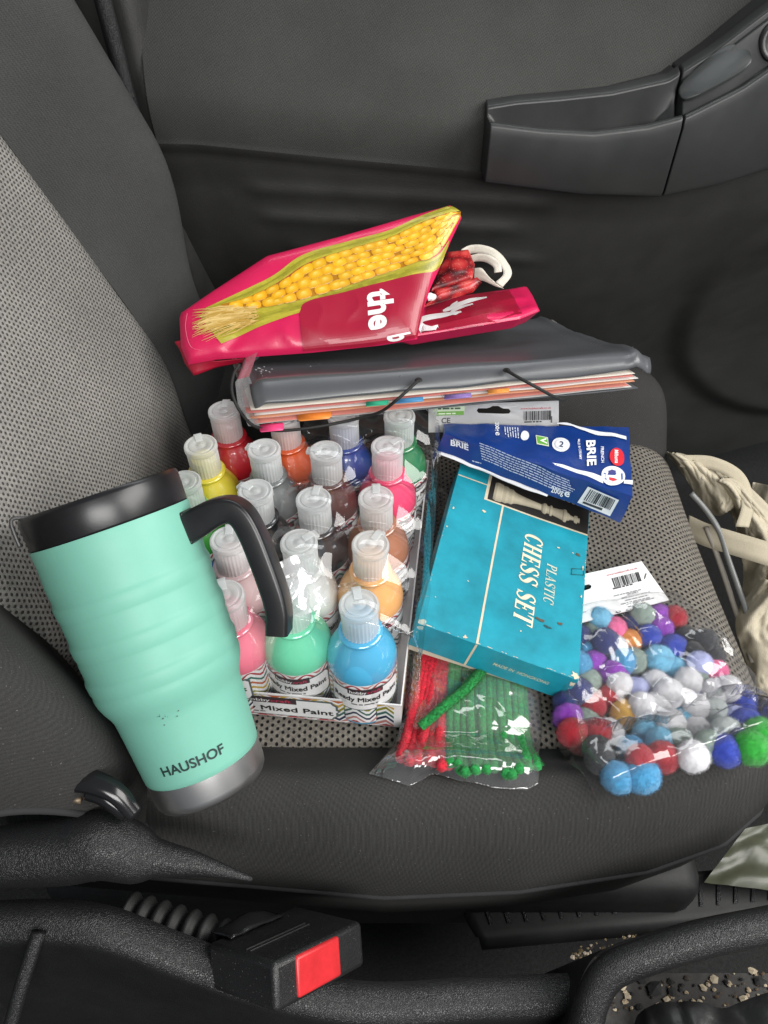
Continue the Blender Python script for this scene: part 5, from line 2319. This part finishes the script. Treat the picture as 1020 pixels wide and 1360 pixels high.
hz = lambda x, y, Y: at_y(*zc(x, y), Y)
ribbon(mb, [hz(768, 150, .705), hz(790, 140, .708), hz(820, 139, .706), hz(852, 150, .700), hz(878, 175, .690), hz(890, 205, .678), hz(868, 232, .668)], .0085, [V((.1, .1, 1)), V((.1, .2, 1)), V((.3, .3, .9)), V((.6, .5, .6)), V((.9, .4, .1)), V((1., .1, -.1)), V((.8, -.2, -.5))])
ribbon(mb, [hz(868, 232, .668), hz(850, 222, .670), hz(826, 205, .674), hz(805, 204, .678)], .0120, [V((.8, -.2, -.5)), V((.6, -.3, -.7)), V((.2, -.3, -.9)), V((.0, -.2, -1))])
mb.build('handle', M_STRAP, bag, solid=.0012)
mb = MB()
ribbon(mb, [hz(790, 165, .698), hz(815, 160, .696), hz(840, 164, .692), hz(862, 180, .686), hz(866, 200, .680)], .0075, [V((.0, .1, 1)), V((.1, .1, 1)), V((.3, .2, .9)), V((.7, .2, .5)), V((.9, .1, .1))])
mb.build('handle', M_STRAP, bag, solid=.0012)

# ================================================================== PIPE CLEANERS
M_REDF = plain('red chenille', (.52, .012, .03, 1), .95, var=.45, vscale=520, bscale=1100, bstr=.8, sheen=.1)
M_GRNF = plain('green chenille', (.010, .21, .042, 1), .95, var=.45, vscale=520, bscale=1100, bstr=.8, sheen=.1)
rnd = random.Random(31)


def fuzzy_tube(path, r, seed):
    P = resample(catmull(path, 10), 110)
    mb = MB()
    mb.tube(P, lambda k: r * .84, 14)
    mb.v = [v + V((nz(v.x * 900, v.y * 900, v.z * 900), nz(v.x * 900 + 5, v.y * 900, v.z * 900), nz(v.x * 900, v.y * 900 + 5, v.z * 900))) * r * .16 for v in mb.v]
    rr = random.Random(seed)
    for i in range(1, 109):
        t_ = (P[i + 1] - P[i - 1]).normalized()
        a = t_.cross(V((0, 0, 1)))
        a.normalize()
        b = t_.cross(a)
        for k in range(34):
            q = rr.uniform(0, 2 * PI)
            d = (a * math.cos(q) + b * math.sin(q) + t_ * rr.uniform(-.5, .5)).normalized()
            p = P[i] + t_ * rr.uniform(-.002, .002)
            s = t_.cross(d) * .00028
            o = p + d * r * .7
            mb.add([o - s, o + s, o + d * r * rr.uniform(.3, .75)], [(0, 1, 2)])
    return mb


def lift(p, h):
    return V((p.x, p.y, max(seat_z(p.x, p.y), -.02) + h))


GREEN = []
for i in range(12):
    k = i / 11
    GREEN.append(((lerp(604, 706, k) + rnd.uniform(-5, 5), 1016 + 8 * math.sin(k * 3) - 6 * k + rnd.uniform(-9, 8)), (lerp(600, 690, k) + rnd.uniform(-3, 3), 900), (lerp(612, 688, k), 640), .019 - .0035 * k + rnd.uniform(-.001, .0018), 'top'))
for i in range(10):
    k = i / 9
    GREEN.append(((lerp(612, 714, k), 1022 - 5 * k), (lerp(606, 694, k), 900), (lerp(616, 690, k), 640), .0115 - .002 * k, 'low'))
RED = []
for i in range(7):
    k = i / 6
    RED.append(((lerp(530, 590, k) + rnd.uniform(-4, 4), lerp(998, 1008, k) + rnd.uniform(-9, 8)), (lerp(560, 596, k), 890), (lerp(606, 622, k), 640), .019, 'top'))
for i in range(7):
    k = i / 6
    RED.append(((lerp(536, 596, k), lerp(1004, 1016, k)), (lerp(556, 598, k), 890), (lerp(606, 622, k), 640), .0115, 'low'))
CXW = {}
for nm, LST, M in (('green', GREEN, M_GRNF), ('red', RED, M_REDF)):
    for i, (b_, m_, e_, h, lay) in enumerate(LST):
        pb, pm_, pe = at_seat(*b_, h), at_seat(*m_, h), at_z(*e_, h)
        path = [lift(pb, h * .55 + .003), lift(pb.lerp(pm_, .4), h * .9 + .001), lift(pm_, h), V((pm_.lerp(pe, .45).x, pm_.lerp(pe, .45).y, h)), V((pe.x, pe.y, h))]
        o = fuzzy_tube(path, .0041, i * 7 + len(nm)).build('pipe_cleaner', M)
        n_ = len(LST)
        top_n = 12 if nm == 'green' else 7
        if lay == 'top':
            if i == 0:
                lab = '%s fuzzy pipe cleaner, leftmost of the top layer of %s ones in the clear bag' % (nm, nm)
            elif i == top_n - 1:
                lab = '%s fuzzy pipe cleaner, rightmost of the top layer of %s ones in the clear bag' % (nm, nm)
            else:
                lab = '%s fuzzy pipe cleaner, %s from the left in the top layer of %s ones' % (nm, ['first', 'second', 'third', 'fourth', 'fifth', 'sixth', 'seventh', 'eighth', 'ninth', 'tenth', 'eleventh', 'twelfth'][i], nm)
            tag(o, lab, 'pipe cleaner', '%s pipe cleaners in the clear bag' % nm)
        else:
            tag(o, '%s fuzzy pipe cleaner buried in the lower layer of the bundle in the clear bag' % nm, 'pipe cleaner', 'buried %s pipe cleaners in the clear bag' % nm)
pth = [at_seat(646, 884, .026), at_seat(618, 915, .0285), at_seat(590, 938, .0285), at_seat(558, 966, .0265)]
tag(fuzzy_tube(pth, .0045, 99).build('pipe_cleaner', M_GRNF), 'short green fuzzy pipe cleaner end lying slantwise across the red ones', 'pipe cleaner', 'green pipe cleaners in the clear bag')

pack = thing('pipe_cleaner_bag', 'clear crinkled plastic bag of red and green pipe cleaners with a white header card', 'craft bag', at_z(625, 960, 0))
M_BAGF = film('clear bag film', .11, .024, 34, .15, gain=.85)
Lc = [at_seat(580, 640, .003), at_seat(556, 800, .003), at_seat(545, 880, .003), at_seat(536, 945, .003), at_seat(524, 985, .002), at_seat(490, 1028, .0015)]
Rc = [at_z(706, 640, .002), at_seat(712, 800, .002), at_seat(716, 880, .002), at_seat(719, 935, .002), at_seat(719, 985, .002), at_seat(714, 1042, .0015)]
Lc, Rc = resample(catmull(Lc, 8), 80), resample(catmull(Rc, 8), 80)
edge = [at_seat(490, 1028, .001), at_seat(514, 1035, .001), at_seat(545, 1045, .001), at_seat(578, 1026, .004), at_seat(612, 1036, .004), at_seat(660, 1047, .002), at_seat(700, 1050, .001), at_seat(714, 1042, .001)]
edge = resample(edge, 70)


def bagtop(u, w):
    i = w * 79
    k = min(78, int(i))
    p = Lc[k].lerp(Lc[k + 1], i - k).lerp(Rc[k].lerp(Rc[k + 1], i - k), u)
    e = edge[min(69, int(round(u * 69)))]
    p = p.lerp(V((e.x, e.y, p.z)), smooth(.82, 1, w))
    base = seat_z(p.x, p.y) if p.y < .62 else .0
    h = .0262 - .004 * u
    h *= math.sin(PI * clamp(u, .0, 1)) ** .33 * (1 - smooth(.88, .985, w) * .95)
    h += .0022 * (noise.ridged_multi_fractal(V((p.x * 30 + p.y * 18, p.y * 26, 2.)), 1., 2., 3, 1., 2.) - .6) * clamp(4 * u) * clamp(4 * (1 - u))
    h += .004 * smooth(.88, 1, w) * nz(u * 7, w * 5, 3)
    return V((p.x, p.y, max(base, -.05) + max(.0016, h)))


mb = MB()
mb.grid(bagtop, 90, 130)
mb.build('bag_film', film('cleaner bag film', .09, .065, 34, .22, gain=1.2, stretch_rot=1.0), pack)
# header card on the far bolster
M_CARD = plain('white card', (.78, .78, .79, 1), .45, var=.02, coat=.15)
M_CARDPR = vcol_mat('card print', .5)
c0_, c1_, c2_ = at_z(570, 574, .080), at_z(742, 572, .078), at_y(742, 532, .562)
nK = face_normal(c0_, c1_, c2_)
KP = pxplane(c0_, nK)
k2 = lambda x, y: (530 + x * .3431, 510 + y * .3431)


def card_mesh(pxs, hole, pl):
    """card with a hanging slot cut through: outer and inner outlines tessellated"""
    o_ = [pl(*p) for p in pxs]
    n = face_normal(o_[0], o_[1], o_[2])
    ex = (o_[1] - o_[0]).normalized()
    ey = n.cross(ex)
    f2 = lambda p: V(((p - o_[0]).dot(ex), (p - o_[0]).dot(ey), 0))
    A_ = [f2(p) for p in o_]
    H_ = [f2(pl(*p)) for p in hole]
    tri = tessellate_polygon([A_, H_])
    return MB().add(o_ + [pl(*p) for p in hole], [tuple(t) for t in tri])


hole = [k2(*p) for p in ((300, 102), (306, 93), (340, 93), (350, 90), (362, 84), (384, 84), (394, 90), (404, 94), (424, 95), (432, 104), (426, 114), (404, 115), (340, 113), (308, 112))]
card_mesh([(569, 574), (569, 538), (742, 532), (742, 572)], hole, KP).build('header_card', M_CARD, pack, smooth_=False, solid=.0006)
cp = MB()
fb = card_mesh([(569, 574), (569, 538), (742, 532), (742, 572)], hole, lambda x, y: KP(x, y, .0006))
cp.add(fb.v, fb.f, WHITE)
cm = lambda o, ux=(1, -.03), uy=(.0, -1): along(KP, k2(*o), (ux[0] * .3431, ux[1] * .3431), (uy[0] * .3431, uy[1] * .3431))
put_text(cp, 'www.hobbycraft.co.uk', cm((470, 97)), 0, 0, h=6.5, w=118, col=(.50, .03, .06, 1), off=.0010, bold=.01)
barcode(cp, cm((482, 140)), 0, 0, 105, 36, off=.0010, n=30, seed=3)
tiny_lines(cp, cm((484, 146)), 0, -2, 100, 1, 5, 5, (.05, .05, .05, 1), .0010, 2)
tiny_lines(cp, cm((592, 148), (.0, -1), (-1, 0)), 0, 0, 38, 1, 5, 5, (.1, .1, .1, 1), .0010, 2)
cp.add([cm((136, 106))(0, 0, .001), cm((136, 106))(118, 0, .001), cm((136, 106))(118, 26, .001), cm((136, 106))(0, 26, .001)], [(0, 1, 2, 3)], (.55, .66, .48, 1))
cp.add([cm((148, 120))(0, 0, .0014), cm((148, 120))(102, 0, .0014), cm((148, 120))(102, 15, .0014), cm((148, 120))(0, 15, .0014)], [(0, 1, 2, 3)], (.16, .36, .07, 1))
tiny_lines(cp, cm((152, 118)), 0, 3, 94, 1, 5, 5, (.7, .8, .6, 1), .0018, 6)
tiny_lines(cp, cm((150, 100)), 0, 3, 98, 1, 5, 6, (.05, .08, .05, 1), .0014, 7)
put_text(cp, 'CE', cm((164, 150)), 0, 0, h=20, w=34, col=(.04, .04, .04, 1), off=.0010, bold=.01)
cp.build('card_print', M_CARDPR, pack, smooth_=False)

# ================================================================== POM-POMS
zp = lambda x, y: (480 + x * .5294, 740 + y * .5294)
COLS = {
    'grey-green': srgb(146, 164, 154), 'pink': srgb(250, 112, 166), 'orange': srgb(226, 142, 44), 'white': srgb(242, 240, 248), 'sky blue': srgb(72, 158, 206),
    'purple': srgb(150, 56, 190), 'navy blue': srgb(26, 40, 112), 'royal blue': srgb(44, 70, 184), 'black': srgb(38, 40, 46), 'light blue': srgb(128, 202, 236),
    'lilac': srgb(186, 192, 234), 'red': srgb(182, 22, 44), 'yellow': srgb(238, 186, 84), 'green': srgb(40, 170, 52), 'pale grey': srgb(206, 214, 212),
}
PP = [(578, 190, 'grey-green'), (632, 183, 'pink'), (675, 210, 'orange'), (633, 229, 'white'), (566, 237, 'sky blue'), (586, 266, 'purple'), (632, 294, 'purple'), (568, 312, 'grey-green'), (543, 268, 'sky blue'), (682, 168, 'navy blue'),
      (746, 150, 'purple'), (752, 181, 'purple'), (722, 201, 'royal blue'), (784, 228, 'royal blue'), (815, 205, 'black'), (835, 240, 'black'), (786, 281, 'light blue'), (838, 299, 'grey-green'), (884, 289, 'pink'), (738, 320, 'white'),
      (690, 336, 'lilac'), (815, 345, 'lilac'), (886, 338, 'white'), (744, 376, 'white'), (618, 352, 'red'), (578, 376, 'red'), (562, 411, 'grey-green'), (660, 396, 'yellow'), (622, 440, 'white'), (556, 462, 'red'),
      (808, 405, 'light blue'), (716, 440, 'light blue'), (886, 392, 'pale grey'), (955, 366, 'royal blue'), (935, 405, 'lilac'), (676, 482, 'sky blue'), (792, 466, 'grey-green'), (872, 474, 'grey-green'), (948, 464, 'navy blue'), (1000, 446, 'green'),
      (756, 502, 'red'), (642, 552, 'sky blue'), (704, 548, 'sky blue'), (600, 508, 'black'), (704, 146, 'grey-green'), (600, 160, 'light blue'), (786, 152, 'red'), (520, 404, 'purple'), (514, 366, 'navy blue'), (682, 262, 'grey-green'), (545, 338, 'navy blue'), (748, 258, 'light blue'), (916, 440, 'pale grey'), (820, 312, 'white'), (546, 200, 'navy blue'), (880, 250, 'black'),
      (612, 212, 'navy blue'), (655, 262, 'sky blue'), (648, 320, 'white'), (772, 342, 'white'), (706, 376, 'white'), (776, 418, 'white'), (842, 436, 'white'), (838, 378, 'white'), (700, 508, 'red'), (750, 464, 'light blue'),
      (592, 440, 'red'), (914, 486, 'royal blue'), (832, 500, 'white'), (966, 418, 'royal blue'), (862, 214, 'black'), (848, 268, 'lilac'), (920, 330, 'white'), (590, 480, 'black'), (530, 440, 'red'), (980, 478, 'green')]


def pom_mesh():
    import bmesh
    bm = bmesh.new()
    bmesh.ops.create_icosphere(bm, subdivisions=4, radius=1.)
    vs = []
    for v in bm.verts:
        p = v.co.normalized()
        k = .90 + .07 * noise.noise(p * 2.3) + .03 * noise.noise(p * 7)
        vs.append(p * k)
    fs = [tuple(v.index for v in f.verts) for f in bm.faces]
    bm.free()
    mb = MB().add(vs, fs)
    rr = random.Random(77)
    for i in range(2600):
        z = rr.uniform(-1, 1)
        a = rr.uniform(0, 2 * PI)
        q = math.sqrt(1 - z * z)
        d = V((q * math.cos(a), q * math.sin(a), z))
        k = .88 + .07 * noise.noise(d * 2.3)
        tdir = V((rr.gauss(0, 1), rr.gauss(0, 1), rr.gauss(0, 1)))
        s = d.cross(tdir).normalized() * .011
        tip = (d + tdir * .22).normalized()
        mb.add([d * k - s, d * k + s, tip * (k + rr.uniform(.06, .20))], [(0, 1, 2)])
    return mb


pmats = {}
for n_, c in COLS.items():
    pmats[n_] = plain('wool ' + n_, c, .95, var=.22, vscale=500, bscale=900, bstr=.6, bdist=.001, sheen=.35)
pom0 = None
rnd = random.Random(8)
pinfo = []
for (x, y, cn) in PP:
    r = .0126 * rnd.uniform(.9, 1.06)
    px, py = zp(x, y)
    p = at_seat(px, py, r * .92)
    # push apart gently in height where they crowd
    for q, rq, _, _ in pinfo:
        d = math.hypot(p.x - q.x, p.y - q.y)
        if d < (r + rq) * .80:
            p = p + (CAM - p).normalized() * .0035
    pinfo.append((p, r, cn, (px, py)))
used = {}


def where(px, py):
    a = 'upper' if py < 880 else 'middle' if py < 950 else 'lower'
    c = 820 + (py - 850) * .25
    return a + (' left' if px < c - 35 else ' right' if px > c + 50 else ' centre')


for i, (p, r, cn, (px, py)) in enumerate(pinfo):
    if pom0 is None:
        o = pom_mesh().build('pom_pom', pmats[cn])
        pom0 = o
    else:
        o = pom0.copy()
        COL.objects.link(o)
    o.location = p
    o.rotation_euler = (rnd.uniform(0, 6), rnd.uniform(0, 6), rnd.uniform(0, 6))
    o.scale = (r, r * rnd.uniform(.95, 1.04), r * rnd.uniform(.9, 1.0))
    s = o.material_slots[0]
    s.link = 'OBJECT'
    s.material = pmats[cn]
    nb = sorted(pinfo, key=lambda q: (q[0] - p).length)[1:4]
    lab = '%s pom-pom in the bag, %s, touching %s and %s ones' % (cn, where(px, py), nb[0][2], nb[1][2])
    if lab in used:
        lab = '%s pom-pom, %s, between %s, %s and %s ones' % (cn, where(px, py), nb[0][2], nb[1][2], nb[2][2])
    used[lab] = 1
    tag(o, lab, 'pom-pom', 'pom-poms in the clear bag')

pbag = thing('pom_pom_bag', 'clear plastic bag of mixed colour pom-poms with a white printed header card', 'craft bag', at_seat(870, 920, 0))
# film
Lp = [at_seat(*p, .003) for p in ((764, 822), (742, 870), (728, 925), (740, 965), (760, 1015), (796, 1074))]
Rp = [at_seat(*p, .003) for p in ((890, 795), (922, 830), (960, 878), (995, 926), (1020, 962), (1044, 990))]
Lp, Rp = resample(Lp, 80), resample(Rp, 80)


def pom_top(x, y):
    h = -9
    for q, r, _, _ in pinfo:
        d2 = (q.x - x) ** 2 + (q.y - y) ** 2
        if d2 < .0009:
            h = max(h, q.z + r + .0012 - d2 * 9)
    return h


def pfilm(u, w):
    i = w * 79
    k = min(78, int(i))
    p = Lp[k].lerp(Lp[k + 1], i - k).lerp(Rp[k].lerp(Rp[k + 1], i - k), u)
    g = seat_z(p.x, p.y) + .0014
    h = max(pom_top(p.x, p.y), g)
    e = min(smooth(0, .045, u), smooth(1, .955, u), smooth(1, .97, w), smooth(-.02, .03, w))
    h = lerp(g, h, e)
    h += .0012 * e * (noise.ridged_multi_fractal(V((p.x * 40, p.y * 34, 6.)), 1., 2., 3, 1., 2.) - .5)
    return V((p.x, p.y, max(h, g)))


mb = MB()
mb.grid(pfilm, 130, 130)
mb.build('bag_film', M_BAGF, pbag)
mb = MB()
pn = at_seat(860, 748, .022)
w0, w1, w2, w3 = at_seat(766, 828, .024), at_seat(888, 797, .022), at_seat(859, 746, .020), at_seat(744, 772, .020)
nW = face_normal(w0, w1, w2)
WP = pxplane(w1, nW)
k3 = lambda x, y: (740 + x * .1569, 740 + y * .1569)
hole2 = [k3(*p) for p in ((190, 250), (215, 235), (240, 233), (262, 228), (284, 236), (290, 252), (280, 270), (252, 280), (230, 286), (200, 288), (188, 270))]
card_mesh([(765, 829), (888, 797), (852, 746), (735, 772)], hole2, WP).build('header_card', M_CARD, pbag, smooth_=False, solid=.0006)
cp = MB()
fb = card_mesh([(765, 829), (888, 797), (852, 746), (735, 772)], hole2, lambda x, y: WP(x, y, .0006))
cp.add(fb.v, fb.f, WHITE)
c3m = lambda o, ux=(1, -.24), uy=(-.35, -1): along(WP, k3(*o), (ux[0] * .1569, ux[1] * .1569), (uy[0] * .1569, uy[1] * .1569))
put_text(cp, 'www.hobbycraft.co.uk', c3m((418, 166)), 0, 0, h=13, w=262, col=(.50, .03, .06, 1), off=.0010, bold=.01)
barcode(cp, c3m((486, 262)), 0, 0, 235, 78, off=.0010, n=30, seed=9)
tiny_lines(cp, c3m((478, 270)), -8, -8, 240, 1, 5, 12, (.08, .08, .08, 1), .0010, 2)
tiny_lines(cp, c3m((740, 180), (.30, -1), (1, .2)), -10, -5, 60, 1, 5, 10, (.1, .1, .1, 1), .0010, 2)
for (xx, yy, w_, n_) in ((478, 340, 350, 1), (595, 325, 140, 1), (545, 362, 260, 1), (575, 378, 220, 1), (540, 410, 310, 1), (585, 412, 240, 1), (600, 430, 220, 1)):
    tiny_lines(cp, c3m((xx, yy)), 0, 0, w_, n_, 12, 9, (.28, .28, .29, 1), .0010, xx)
for xx in (497, 585):
    cp.poly(arc(0, 0, 22, 8, 16), c3m((xx + 18, 468 - (xx - 497) * .2)), (.12, .12, .12, 1), .0010)
    cp.poly(arc(0, 0, 14, 4, 12), c3m((xx + 18, 468 - (xx - 497) * .2)), WHITE, .0014)
tiny_lines(cp, c3m((218, 478)), 0, 0, 26, 1, 5, 6, (.2, .2, .2, 1), .0010, 4)
cp.build('card_print', M_CARDPR, pbag, smooth_=False)

# ================================================================== TOTE BAG AND THINGS BEYOND THE SEAT EDGE
M_CANVAS = weave('cream canvas', (.40, .355, .26, 1), (.60, .54, .42, 1), .0016, rough=.9, bstr=.3, skew=0., lint=0.)
tote = thing('tote_bag', 'crumpled cream canvas tote bag with straps stuffed beside the front of the seat', 'tote bag', at_t(970, 750, .86))


def sheet(left, right, t0, t1, amp, freq, seed, name, nu=80, nv=130, mat=M_CANVAS, parent=tote):
    Lx = resample(catmull([V((a, b, 0)) for a, b in left], 6), nv)
    Rx = resample(catmull([V((a, b, 0)) for a, b in right], 6), nv)

    def fn(u, w):
        i = int(round(w * (nv - 1)))
        q = Lx[i].lerp(Rx[i], u)
        f = noise.ridged_multi_fractal(V((u * freq[0] + w * 1.5, w * freq[1] + u * .8, seed)), 1., 2.1, 2, 1., 2.) - .7
        f += .6 * nz(u * freq[0] * 2, w * freq[1] * 1.5, seed + 4) + .14 * (noise.ridged_multi_fractal(V((u * freq[0] * 3 + w * 3, w * freq[1] * 2.5 - u, seed + 2)), 1., 2., 2, 1., 2.) - .7)
        tt = lerp(t0, t1, u) - amp * f + .03 * (2 * abs(u - .45)) ** 2
        return at_t(q.x, q.y, tt)
    mb = MB()
    mb.grid(fn, nu, nv, uvfn=lambda u, w: (u * .1, w * .3))
    return mb.build(name, mat, parent, solid=.0016)


sheet([(885, 600), (905, 625), (925, 655), (945, 680), (958, 684)], [(905, 604), (950, 618), (985, 640), (996, 655), (976, 672)], .84, .82, .012, (2.2, 2.), 3, 'bag_fold')
sheet([(948, 640), (962, 664), (975, 690), (984, 730), (988, 770), (984, 800), (985, 830)], [(960, 636), (985, 640), (1040, 690), (1090, 720), (1100, 760), (1100, 800), (1100, 840)], .83, .80, .016, (2.2, 2.6), 8, 'bag_body')
sheet([(1012, 770), (985, 805), (978, 830), (985, 860), (1000, 900), (1020, 960), (1030, 1000)], [(1060, 770), (1100, 800), (1100, 830), (1110, 860), (1110, 900), (1120, 960), (1120, 1000)], .76, .74, .018, (2., 3.4), 15, 'bag_body')
sheet([(1000, 640), (992, 700), (996, 760), (990, 820), (992, 880), (1005, 960), (1010, 1020)], [(1090, 660), (1110, 720), (1120, 780), (1120, 840), (1120, 900), (1130, 960), (1130, 1020)], .90, .86, .014, (2., 3.), 21, 'bag_body')
mb = MB()
ribbon(mb, [at_t(915, 700, .83), at_t(940, 711, .81), at_t(975, 722, .79), at_t(1020, 736, .775), at_t(1080, 756, .77)], .026, [V((.1, .75, .65)), V((.05, .8, .6)), V((0, .8, .6)), V((0, .8, .6)), V((.1, .75, .65))])
st = mb.build('strap', M_CANVAS, tote, solid=.002)
mb = MB()
for sg in (-1, 1):
    mb.tube(catmull([p + V((0, .79, .61)) * sg * .0105 - V((0, 0, -.0004)) + (CAM - p).normalized() * .0006 for p in (at_t(915, 700, .83), at_t(940, 711, .81), at_t(975, 722, .79), at_t(1020, 736, .775), at_t(1080, 756, .77))], 10), .0005, 5)
mb.build('stitching', plain('stitch thread', (.36, .31, .22, 1), .9, var=.3, vscale=900), st)
mb = MB()
ribbon(mb, [at_t(905, 612, .835), at_t(945, 615, .825), at_t(980, 634, .815), at_t(992, 668, .808), at_t(985, 700, .806)], .014, [V((.2, .5, .8)), V((.3, .6, .7)), V((.7, .5, .5)), V((1, .2, .1)), V((1, -.1, 0))])
mb.build('strap', M_CANVAS, tote, solid=.0018)
mb = MB()
mb.tube(catmull([at_t(918, 655, .80), at_t(938, 678, .80), at_t(955, 705, .80), at_t(968, 745, .79), at_t(982, 785, .78), at_t(992, 815, .77), at_t(1000, 850, .77)], 10), .0030, 12)
tag(mb.build('plastic_pipe', plain('pale grey plastic', (.14, .145, .14, 1), .35, var=.08)), 'thin pale grey plastic tube curving between the seat edge and the tote bag', 'tube')
mb = MB()
mb.tube(catmull([at_t(938, 700, .81), at_t(955, 745, .80), at_t(970, 790, .79), at_t(985, 835, .78), at_t(1000, 880, .77)], 10), .003, 10)
tag(mb.build('paper_edge', plain('cream paper', (.22, .20, .17, 1), .7, var=.1)), 'narrow cream rolled paper tucked beside the seat edge below the tube', 'paper')

# ================================================================== LIGHT
w = bpy.data.worlds.new('World')
sc.world = w
w.use_nodes = True
bg = w.node_tree.nodes['Background']
bg.inputs[0].default_value = (.82, .90, 1., 1)
bg.inputs[1].default_value = .165


def area(name, loc, target, sx, sy, power, col=(1, 1, 1)):
    l = bpy.data.lights.new(name, 'AREA')
    l.shape = 'RECTANGLE'
    l.size, l.size_y = sx, sy
    l.energy = power
    l.color = col
    o = bpy.data.objects.new(name, l)
    COL.objects.link(o)
    o.location = loc
    o.rotation_euler = (V(target) - V(loc)).to_track_quat('-Z', 'Y').to_euler()
    return o


area('windscreen_light', (1.05, .15, .95), (.0, .4, 0), 1.1, .7, 24, (1., .98, .95))
area('driver_window_light', (.25, -.75, .95), (.05, .4, 0), .8, .45, 17, (1., .99, .97))
area('passenger_window_light', (.05, .98, .85), (.0, .35, 0), .8, .4, 5, (.95, .98, 1.))

sc.view_settings.view_transform = 'Standard'
sc.view_settings.look = 'None'
sc.view_settings.exposure = 0
sc.view_settings.gamma = 1
sc.render.engine = 'CYCLES'
sc.cycles.transparent_max_bounces = 24
sc.cycles.max_bounces = 8
